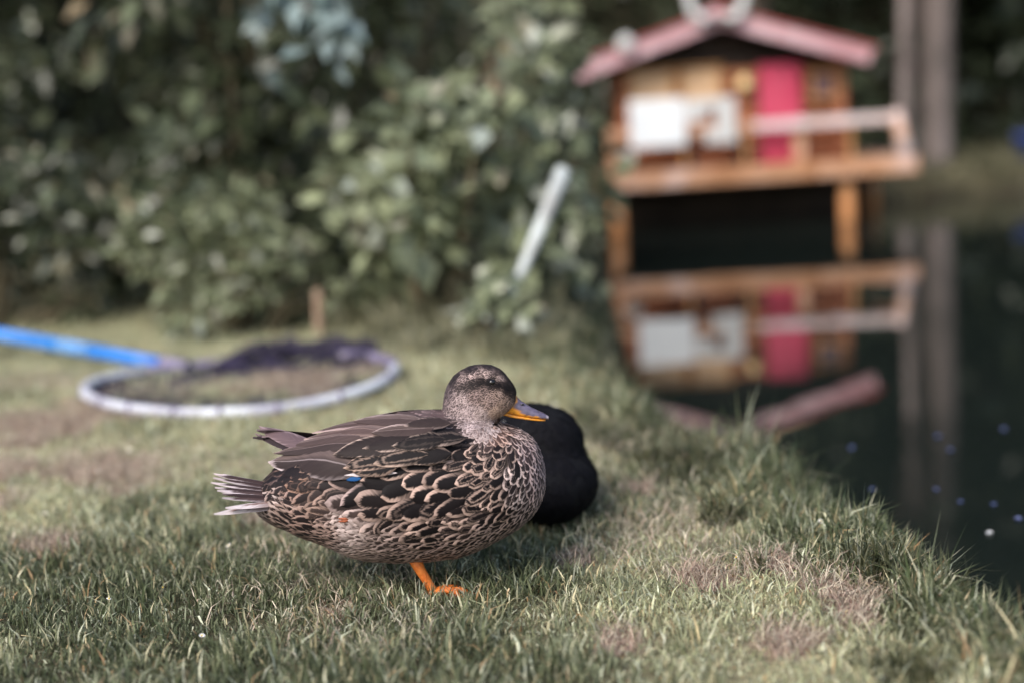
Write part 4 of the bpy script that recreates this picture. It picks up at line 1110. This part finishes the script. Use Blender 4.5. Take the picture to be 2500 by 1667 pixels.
def feather_attrs(nv, f, rv, jit=0.15):
    cA = np.array(f[6:9]) * 0.9 * (1 + (rv - .5) * 2 * jit); cB = np.array(f[9:12]) * 0.92 * (1 + (((rv * 7.3) % 1) - .5) * 4.2 * jit)
    ring = f[5] * (1.0 if f[5] < 0 else (0.25 + 0.75 * ((rv * 13.7) % 1)) if ((rv * 17.9) % 1) < 0.55 else 0.0)
    tint = np.array((1.0, .945, 1.0)); cA = cA * tint; cB = cB * tint
    return (np.tile(cA, (nv, 1)), np.tile(cB, (nv, 1)), np.tile([f[4] + (((rv * 31.1) % 1) - .5) * (.10 if f[4] > .84 else .30), ring, rv], (nv, 1)))

bigs = [i for i, a in enumerate(accepted) if a[2][3] > 20 and a[1][1] < 0.25]
bigs.sort(key=lambda i: -accepted[i][2][3])
bigset = set(bigs[:290])
stuffV, stuffQ, stuffA, stuffB, stuffP, stuffU = [], [], [], [], [], []; so_ = 0
for i, (p, n_, f, sx, sy) in enumerate(accepted):
    rv = random.random()
    ang = random.gauss(0, 0.26 if f[3] > 11 else .12)
    fd = Vector((f[0] * math.cos(ang) - f[1] * math.sin(ang), 0, -(f[1] * math.cos(ang) + f[0] * math.sin(ang))))
    # drawing y points down; flow in drawing units -> duck frame
    if n_[0] > 0.5: fd.y += (p[1] * 2.5)
    if f[3] < 11: f = f.copy(); f[3] *= 1.25; f[2] *= 1.15
    L_, W_ = f[2] * PX * random.uniform(.85, 1.3), f[3] * PX * random.uniform(.85, 1.25)
    root = Vector(p) - fd.normalized() * L_ * 0.5
    gkey = 'big' if i in bigset else ('mid' if f[3] > 11 else 'small')
    lift = 0.075 if f[3] > 11 else 0.11
    ok = False
    for cut in (1.0, .55, .3):
        V, uv, q = lay_feather(bvh, Vector(p) - fd.normalized() * L_ * cut * .5, fd, L_ * cut, W_, gkey, 0.0008, lift, 0.10)
        nc_ = {'big': 7, 'mid': 5, 'small': 3}[gkey]
        G_ = V.reshape(-1, nc_, 3); st_ = np.linalg.norm(np.diff(G_[:, nc_ // 2], axis=0), axis=1).max()
        sw_ = np.linalg.norm(np.diff(G_, axis=1), axis=2).max()
        if st_ < 2.2 * L_ * cut / (G_.shape[0] - 1) + .001 and sw_ < 2.2 * W_ / (nc_ - 1) + .001: ok = True; break
    if not ok: continue
    a_, b_, c_ = feather_attrs(len(V), f, rv)
    if i in bigset:
        me = np_mesh('feather', V, [q], {'cA': a_, 'cB': b_, 'par': c_}, uv)
        link('feather', me, duck, M['plumage'])
    else:
        stuffV.append(V); stuffQ.append(q + so_); stuffA.append(a_); stuffB.append(b_); stuffP.append(c_); stuffU.append(uv); so_ += len(V)
me = np_mesh('plumage', np.concatenate(stuffV), [np.concatenate(stuffQ)], {'cA': np.concatenate(stuffA), 'cB': np.concatenate(stuffB), 'par': np.concatenate(stuffP)}, np.concatenate(stuffU))
pl = link('plumage', me, duck, M['plumage']); pl['kind'] = 'stuff'

# wing quills, laid over the back on both sides
def surf(sx, sy, side):
    """point on the near (side=-1) or far flank whose outline position is (sx, sy)"""
    yy = side * 0.08
    for _ in range(6):
        u, w_ = S(sx, sy)
        u2 = u * (1 - abs(yy) / 2.0); w2 = w_ + 0.25 * abs(yy)
        h = bvh.ray_cast(Vector((u2, side * 0.4, w2)), Vector((0, -side, 0)))
        if h[0] is None: yy *= 0.6; continue
        yy = h[0].y
    return Vector((u2, yy, w2))
def quill(name, r0, tip, W, off, f, side=-1, curve=0.0, lift=0.0, free=0.0, top=None):
    A = surf(*r0, side); B = surf(*tip, side)
    d_ = B - A; L_ = d_.length; t_ = d_.normalized()
    a, v, e, q = GRIDS['quill']
    _, n0, _, _ = bvh.find_nearest(A)
    n0 = (n0 - t_ * n0.dot(t_)).normalized(); s = n0.cross(t_)
    if s.z < 0: s = -s
    if side > 0: off *= .35
    out = np.zeros((len(a), 3)); Wm = W * PX
    for i in range(len(a)):
        p = A + t_ * (v[i] * L_) + s * (a[i] * Wm * .5 + curve * math.sin(v[i] * math.pi) * L_)
        loc, nr, _, dist = bvh.find_nearest(p)
        x = loc + nr * (off + lift * v[i] * L_ + .07 * Wm * (1 - e[i] ** 2))
        g_ = p + n0 * (off + .07 * Wm * (1 - e[i] ** 2))
        k = sstep(0.25, 0.8, v[i]) * free
        out[i] = x * (1 - k) + g_ * k
    rv = random.random()
    A_, B_, P_ = feather_attrs(len(out), f, rv, .06)
    if top is not None:
        up_ = sstep(-.05, .25, e)[:, None]; A_ = A_ * (1 - up_) + np.array(top)[None] * up_
    o = link(name, np_mesh(name, out, [q], {'cA': A_, 'cB': B_, 'par': P_}, np.stack([(e + 1) / 2, v], 1)), duck, M['plumage'])
    return o
fq = lambda cA, cB, thr=.9, ring=0: [0, 0, 0, 0, thr, ring, *cA, *cB]
TB = (.085, .060, .056); TB2 = (.055, .040, .038); TP = (.34, .27, .25); LM = (.135, .097, .091)
for side in (-1, 1):
    quill('wing_feather', (905, 1142), (664, 1127), 72, .0075, fq((.032, .023, .022), (.55, .48, .46), .95, -1), side, free=.75, top=(.105, .075, .070))
    quill('wing_feather', (930, 1096), (676, 1106), 38, .0095, fq((.040, .029, .027), (.30, .23, .21), .96, -1), side, free=.7, top=(.085, .060, .056))
    quill('wing_feather', (960, 1078), (705, 1092), 36, .0115, fq((.065, .046, .042), (.40, .31, .28), .95, -1), side, free=.5, top=(.14, .10, .094))
    quill('wing_feather', (985, 1068), (752, 1084), 38, .0130, fq((.085, .058, .052), (.44, .33, .28), .93, -1), side, free=.4, top=LM)
    quill('wing_feather', (1000, 1050), (775, 1068), 34, .0140, fq((.07, .048, .043), (.40, .31, .28), .90, -1), side, free=.3, top=(.12, .085, .08))
    quill('wing_feather', (1045, 1046), (880, 1058), 40, .0155, fq((.065, .046, .042), (.36, .29, .26), .94, -1), side, top=(.13, .092, .086))
    quill('wing_feather', (1070, 1064), (925, 1074), 38, .0162, fq((.050, .035, .032), (.40, .32, .28), .93, -1), side, top=(.09, .064, .058))
    quill('wing_feather', (1110, 1052), (1000, 1058), 34, .0168, fq((.035, .025, .023), (.38, .30, .26), .90), side)
    quill('wing_feather', (1020, 1088), (835, 1120), 46, .0150, fq((.022, .016, .015), (.46, .36, .29), .95, 0), side, curve=.02)
    quill('wing_feather', (1050, 1084), (905, 1106), 40, .0158, fq((.020, .0145, .014), (.46, .36, .29), .94, 0), side, curve=.02)
    quill('wing_feather', (1100, 1084), (975, 1100), 38, .0166, fq(DK, (.44, .35, .28), .93, .1), side, curve=.02)
    quill('wing_feather', (1145, 1080), (1040, 1090), 34, .0160, fq(DK, (.42, .33, .27), .88, .2), side, curve=.02)
    quill('wing_feather', (1005, 1118), (858, 1144), 40, .0125, fq(DK, (.46, .34, .26), .86, .5), side, curve=.02)
    quill('wing_feather', (1060, 1112), (930, 1134), 40, .0138, fq(DK, (.46, .35, .27), .86, .5), side, curve=.02)
    quill('wing_feather', (1115, 1110), (1000, 1128), 36, .0132, fq(DK, (.44, .34, .27), .84, .5), side, curve=.02)
    quill('wing_feather', (985, 1140), (880, 1152), 28, .0110, fq(DK, (.44, .32, .24), .80, .6), side)
    # blue wing patch with its white bars
    quill('wing_patch', (898, 1163), (862, 1166), 9, .0068, fq((.010, .085, .24), (.010, .03, .08), .95), side)
    quill('wing_feather', (985, 1150), (858, 1158), 9, .0085, fq((.60, .54, .52), (.68, .63, .61), .6), side)
    # primaries crossing over the rump
    for tx, ty, rx_, ry_, W, o_ in ((628, 1050, 810, 1086, 30, .016), (618, 1068, 790, 1096, 18, .013), (640, 1066, 800, 1096, 26, .0145)):
        A = Vector((S(rx_, ry_)[0], side * .045, S(rx_, ry_)[1])); B = Vector((S(tx, ty)[0], side * -.012 + .03, S(tx, ty)[1] - .004))
        a, v, e, q = GRIDS['quill']; t_ = (B - A); L_ = t_.length; t_ = t_.normalized(); up = Vector((0, -.55 * -side, .8)); up = (up - t_ * up.dot(t_)).normalized(); s = t_.cross(up)
        V = np.array([A + t_ * (v[i] * L_) + s * (a[i] * W * PX * .75) + up * (.003 * (1 - e[i] ** 2) + .012 * math.sin(math.pi * v[i]) * 0) for i in range(len(a))])
        A_, B_, P_ = feather_attrs(len(V), fq((.12, .085, .088) if o_ != .013 else (.03, .022, .024), (.26, .20, .20), .85), random.random(), .06)
        link('wing_feather', np_mesh('wing_feather', V, [q], {'cA': A_, 'cB': B_, 'par': P_}, np.stack([(e + 1) / 2, v], 1)), duck, M['plumage'])

# tail fan
tail_spec = [((533, 1172), (700, 1186), 15, -.012, 0), ((536, 1180), (705, 1192), 13, -.022, 0), ((545, 1178), (705, 1190), 15, .008, 0), ((536, 1189), (710, 1198), 14, -.034, 0), ((552, 1194), (710, 1200), 14, .024, 0), ((548, 1199), (710, 1203), 14, -.042, 0),
             ((556, 1205), (712, 1207), 13, -.048, 1), ((570, 1212), (712, 1210), 14, -.052, 0), ((571, 1221), (712, 1213), 14, -.056, 1), ((575, 1212), (712, 1208), 16, .042, 1), ((552, 1258), (722, 1212), 26, -.060, 2), ((580, 1243), (722, 1214), 20, -.062, 2), ((580, 1232), (715, 1214), 18, .052, 1), ((596, 1254), (725, 1220), 20, -.054, 2)]
for (tx, ty), (rx_, ry_), W, yo, kd in tail_spec:
    (u0, w0), (u1, w1) = S(rx_, ry_), S(tx, ty)
    A = Vector((u0, yo * .45, w0 + .25 * -yo * .3)); B = Vector((u1, yo * 1.25, w1 + .012 - yo * .22))
    a, v, e, q = GRIDS['quill']; t_ = B - A; L_ = t_.length; t_.normalize()
    up = Vector((0, -.42 if yo < 0 else .42, 1)); up = (up - t_ * up.dot(t_)).normalized(); s = t_.cross(up)
    V = np.array([A + t_ * (v[i] * L_) + s * (a[i] * W * PX * .62) + up * (.0025 * (1 - e[i] ** 2)) for i in range(len(a))])
    ff = [fq((.050, .033, .032), (.56, .50, .49), .62), fq((.085, .056, .052), (.58, .53, .52), .52), fq((.20, .13, .105), (.60, .56, .54), .34)][kd]
    A_, B_, P_ = feather_attrs(len(V), ff, random.random(), .06)
    link('tail_feather', np_mesh('tail_feather', V, [q], {'cA': A_, 'cB': B_, 'par': P_}, np.stack([(e + 1) / 2, v], 1)), duck, M['plumage'])

# bill
def bill_mat():
    m, t, b, N, L = new_mat('bill')
    a = N('ShaderNodeAttribute'); a.attribute_name = 'Col'
    tc = N('ShaderNodeTexCoord'); n = N('ShaderNodeTexNoise'); n.inputs['Scale'].default_value = 220; n.inputs['Detail'].default_value = 4
    L(tc.outputs['Object'], n.inputs['Vector'])
    mr = N('ShaderNodeMapRange'); mr.inputs['To Min'].default_value = .65; mr.inputs['To Max'].default_value = 1.35; L(n.outputs['Fac'], mr.inputs['Value'])
    sc = N('ShaderNodeVectorMath'); sc.operation = 'SCALE'; L(a.outputs['Color'], sc.inputs[0]); L(mr.outputs[0], sc.inputs['Scale'])
    L(sc.outputs[0], b.inputs['Base Color']); b.inputs['Roughness'].default_value = .33; b.inputs['Specular IOR Level'].default_value = .5
    bp = N('ShaderNodeBump'); bp.inputs['Strength'].default_value = .15; bp.inputs['Distance'].default_value = .001
    L(n.outputs['Fac'], bp.inputs['Height']); L(bp.outputs[0], b.inputs['Normal'])
    return m
M['bill'] = bill_mat()
def bill(name, st, nseg, colf):
    """st: (top x,y), (bottom x,y), half width px, shelf"""
    V, C, F_ = [], [], []
    st = np.array(st, float)
    tt = np.linspace(0, len(st) - 1, nseg)
    n = 20
    for j, t_ in enumerate(tt):
        i = min(int(t_), len(st) - 2); f = t_ - i; f2 = f
        r_ = st[i] * (1 - f2) + st[i + 1] * f2
        (u0, w0), (u1, w1) = S(r_[0], r_[1]), S(r_[2], r_[3])
        for k in range(n):
            th = 2 * math.pi * k / n; c_, s_ = math.cos(th), math.sin(th)
            h = (1 + c_) / 2
            wd = r_[4] * PX * math.copysign(abs(s_) ** .8, s_) * (1.12 - .42 * h if r_[5] > 0 else .8 + .2 * h)
            V.append((u1 + (u0 - u1) * h, wd, w1 + (w0 - w1) * h)); C.append(colf(t_ / (len(st) - 1), h, s_))
    for j in range(nseg - 1):
        for k in range(n): F_.append((j * n + k, j * n + (k + 1) % n, (j + 1) * n + (k + 1) % n, (j + 1) * n + k))
    V.append(tuple(np.mean(V[-n:], axis=0))); C.append(C[-1])
    tris = [((nseg - 1) * n + k, (nseg - 1) * n + (k + 1) % n, nseg * n) for k in range(n)]
    me = np_mesh(name, V, [np.array(F_), np.array(tris)], {'Col': np.array(C)})
    return link(name, me, duck, M['bill'])
OR = np.array((.72, .30, .025)); SL = np.array((.10, .085, .13)); SLD = np.array((.035, .03, .04)); PK = np.array((.45, .38, .42))
def cu(t_, h, s_):
    nz = float(vnoise(t_ * 9, h * 5, 1.0, 3.0)); n2 = float(vnoise(t_ * 22, h * 9, 1.0, 7.0))
    dark = float(sstep(.20, .36, h + (nz - .5) * .35)) * float(sstep(.14, .26, t_ + (nz - .5) * .16))
    c = OR * (1 - dark) + (SL * (.7 + .8 * n2)) * dark
    nail = float(sstep(.86, .96, t_)) * float(sstep(.3, .6, h)); c = c * (1 - nail) + PK * nail
    sp_ = float(sstep(.66, .80, n2)) * .7 * (1 - dark); c = c * (1 - sp_) + SLD * sp_
    return c
bill('upper_bill', [(1248, 950, 1228, 1002, 15, 1), (1262, 963, 1240, 1006, 15, 1), (1274, 976, 1262, 1011, 14.5, 1), (1296, 990, 1288, 1015, 15, 1), (1316, 1000, 1312, 1018, 16, 1), (1332, 1007, 1330, 1020, 13, 1), (1342, 1014, 1341, 1021, 6, 1)], 26, cu)
def cl_(t_, h, s_):
    k = float(sstep(.55, .8, float(vnoise(t_ * 20, h * 3, 1.0, 1.0)))) * .5
    return OR * 1.02 * (1 - k) + SLD * 3 * k
bill('lower_bill', [(1232, 1001, 1232, 1012, 12, 0), (1262, 1010, 1260, 1018, 12, 0), (1290, 1014.5, 1288, 1022, 12, 0), (1318, 1018, 1317, 1025, 12, 0), (1334, 1020, 1334, 1025, 8, 0)], 16, cl_)
for sgn in (-1, 1):
    mb = MB(); u, w_ = S(1278, 985); mb.ellipsoid((u, sgn * .0062, w_ + .001), (.0028, .0012, .0012), 10, 6)
    mb.build('nostril', M['eye'], duck)
for sgn in (-1, 1):
    e_ = surf(1207, 934, sgn); _, en, _, _ = bvh.find_nearest(e_)
    mb = MB(); mb.ellipsoid(e_ - en * .0012, (.0052, .0052, .0048), 16, 12); mb.build('eye', M['eye'], duck)

# standing leg with webbed foot, and the tucked foot on the flank
legp = [Vector((S(1012, 1345)[0], -.035, S(1012, 1345)[1] + .008)), Vector((S(1030, 1382)[0], -.036, S(1030, 1382)[1] + .008)), Vector((S(1046, 1410)[0], -.036, S(1046, 1410)[1] + .009)), Vector((.002, -.036, .007)), Vector((.012, -.036, .003))]
mb = MB(); mb.tube(legp, [.0105, .0075, .0066, .0072, .0055], 12)
lg = mb.build('leg', M['leg'], duck)
mb = MB()
toes = [(-.34, .050), (0.0, .060), (.34, .052)]
ends = []
base = legp[3] + Vector((0, 0, -.002))
for an, ln in toes:
    d_ = Vector((math.cos(an), math.sin(an), 0)); e_ = base + d_ * ln + Vector((0, 0, -.008)); ends.append(e_)
    mb.tube([base, base + d_ * ln * .35 + Vector((0, 0, .004)), base + d_ * ln * .7 + Vector((0, 0, .001)), e_], [.0048, .0042, .0034, .0018], 8)
mb.tube([base, base + Vector((-.018, .004, -.004))], [.003, .0014], 6)
for i in (0, 1):
    A, B = ends[i], ends[i + 1]; mid_ = (A + B) * .5 - Vector((.008, 0, 0))
    for dz in (.0006, -.0006):
        o3 = Vector((0, 0, dz)); mb.add([base + o3, A + o3, mid_ + o3, B + o3], [(0, 1, 2, 3)])
mb.build('foot', M['leg'], lg)
fp = surf(856, 1254, -1)
_, fn, _, _ = bvh.find_nearest(fp)
mb = MB()
for k in range(2):
    mb.tube([fp + Vector((.008, 0, -.002 + k * .002)) + fn * .0005, fp + Vector((0, 0, k * .003 - .003)) + fn * .0032, fp + Vector((-.009, 0, k * .004 - .004)) + fn * .001], [.0012, .0021, .0010], 7)
mb.build('tucked_foot', M['rust'], duck)

# ------------------------------------------------------------------ the black duck resting behind
bd = empty('duck', (0.02, 2.26, 0.0), 'black duck resting on the grass close behind the brown duck', 'duck')
mb = MB()
mb.ellipsoid((-0.02, .06, .072), (.118, .155, .083), 28, 16)
mb.ellipsoid((0.02, .0, .060), (.088, .10, .066), 24, 14)
mb.ellipsoid((0.012, .02, .120), (.077, .075, .066), 24, 14)
mb.ellipsoid((0.006, .03, .138), (.068, .055, .048), 24, 14)
mb.ellipsoid((-0.05, .20, .06), (.06, .08, .03), 16, 10)
bme = evaluated_mesh(mb, .007, 5, 'body'); bme.materials.clear(); bme.materials.append(M['blackplumage'])
link('body', bme, bd)
v2 = np.zeros(len(bme.vertices) * 3, np.float32); bme.vertices.foreach_get('co', v2); v2 = v2.reshape(-1, 3)
bme.calc_loop_triangles(); tr2 = np.zeros(len(bme.loop_triangles) * 3, np.int32); bme.loop_triangles.foreach_get('vertices', tr2); tr2 = tr2.reshape(-1, 3)
bvh2 = BVHTree.FromPolygons([Vector(v) for v in v2], tr2.tolist())
SV, SQ, SU, so_ = [], [], [], 0; SA, SB, SP = [], [], []
for i in rng.choice(len(tr2), 1500):
    p = Vector(v2[tr2[i]].mean(0))
    fd = Vector((-.25, .5, -1))
    V, uv, q = lay_feather(bvh2, p, fd, random.uniform(.016, .03), random.uniform(.008, .013), 'small', .0005, .06)
    f = fq((.004, .004, .0055), (.008, .008, .011), .85); a_, b_, c_ = feather_attrs(len(V), f, random.random())
    SV.append(V); SQ.append(q + so_); so_ += len(V); SU.append(uv); SA.append(a_); SB.append(b_); SP.append(c_)
o = link('plumage', np_mesh('plumage', np.concatenate(SV), [np.concatenate(SQ)], {'cA': np.concatenate(SA), 'cB': np.concatenate(SB), 'par': np.concatenate(SP)}, np.concatenate(SU)), bd, M['blackfeather'])
o['kind'] = 'stuff'
# its bill, turned away behind the brown duck's breast
mb = MB(); mb.tube([(-.05, .035, .150), (-.075, .04, .146), (-.10, .045, .140), (-.112, .047, .138)], [.016, .012, .011, .005], 10); mb.build('bill', M['navy'], bd)
for sgn in (-1, 1):
    mb = MB(); mb.ellipsoid((-.040, .03 + sgn * .045, .168), (.005, .004, .005), 10, 8); mb.build('eye', M['eye'], bd)
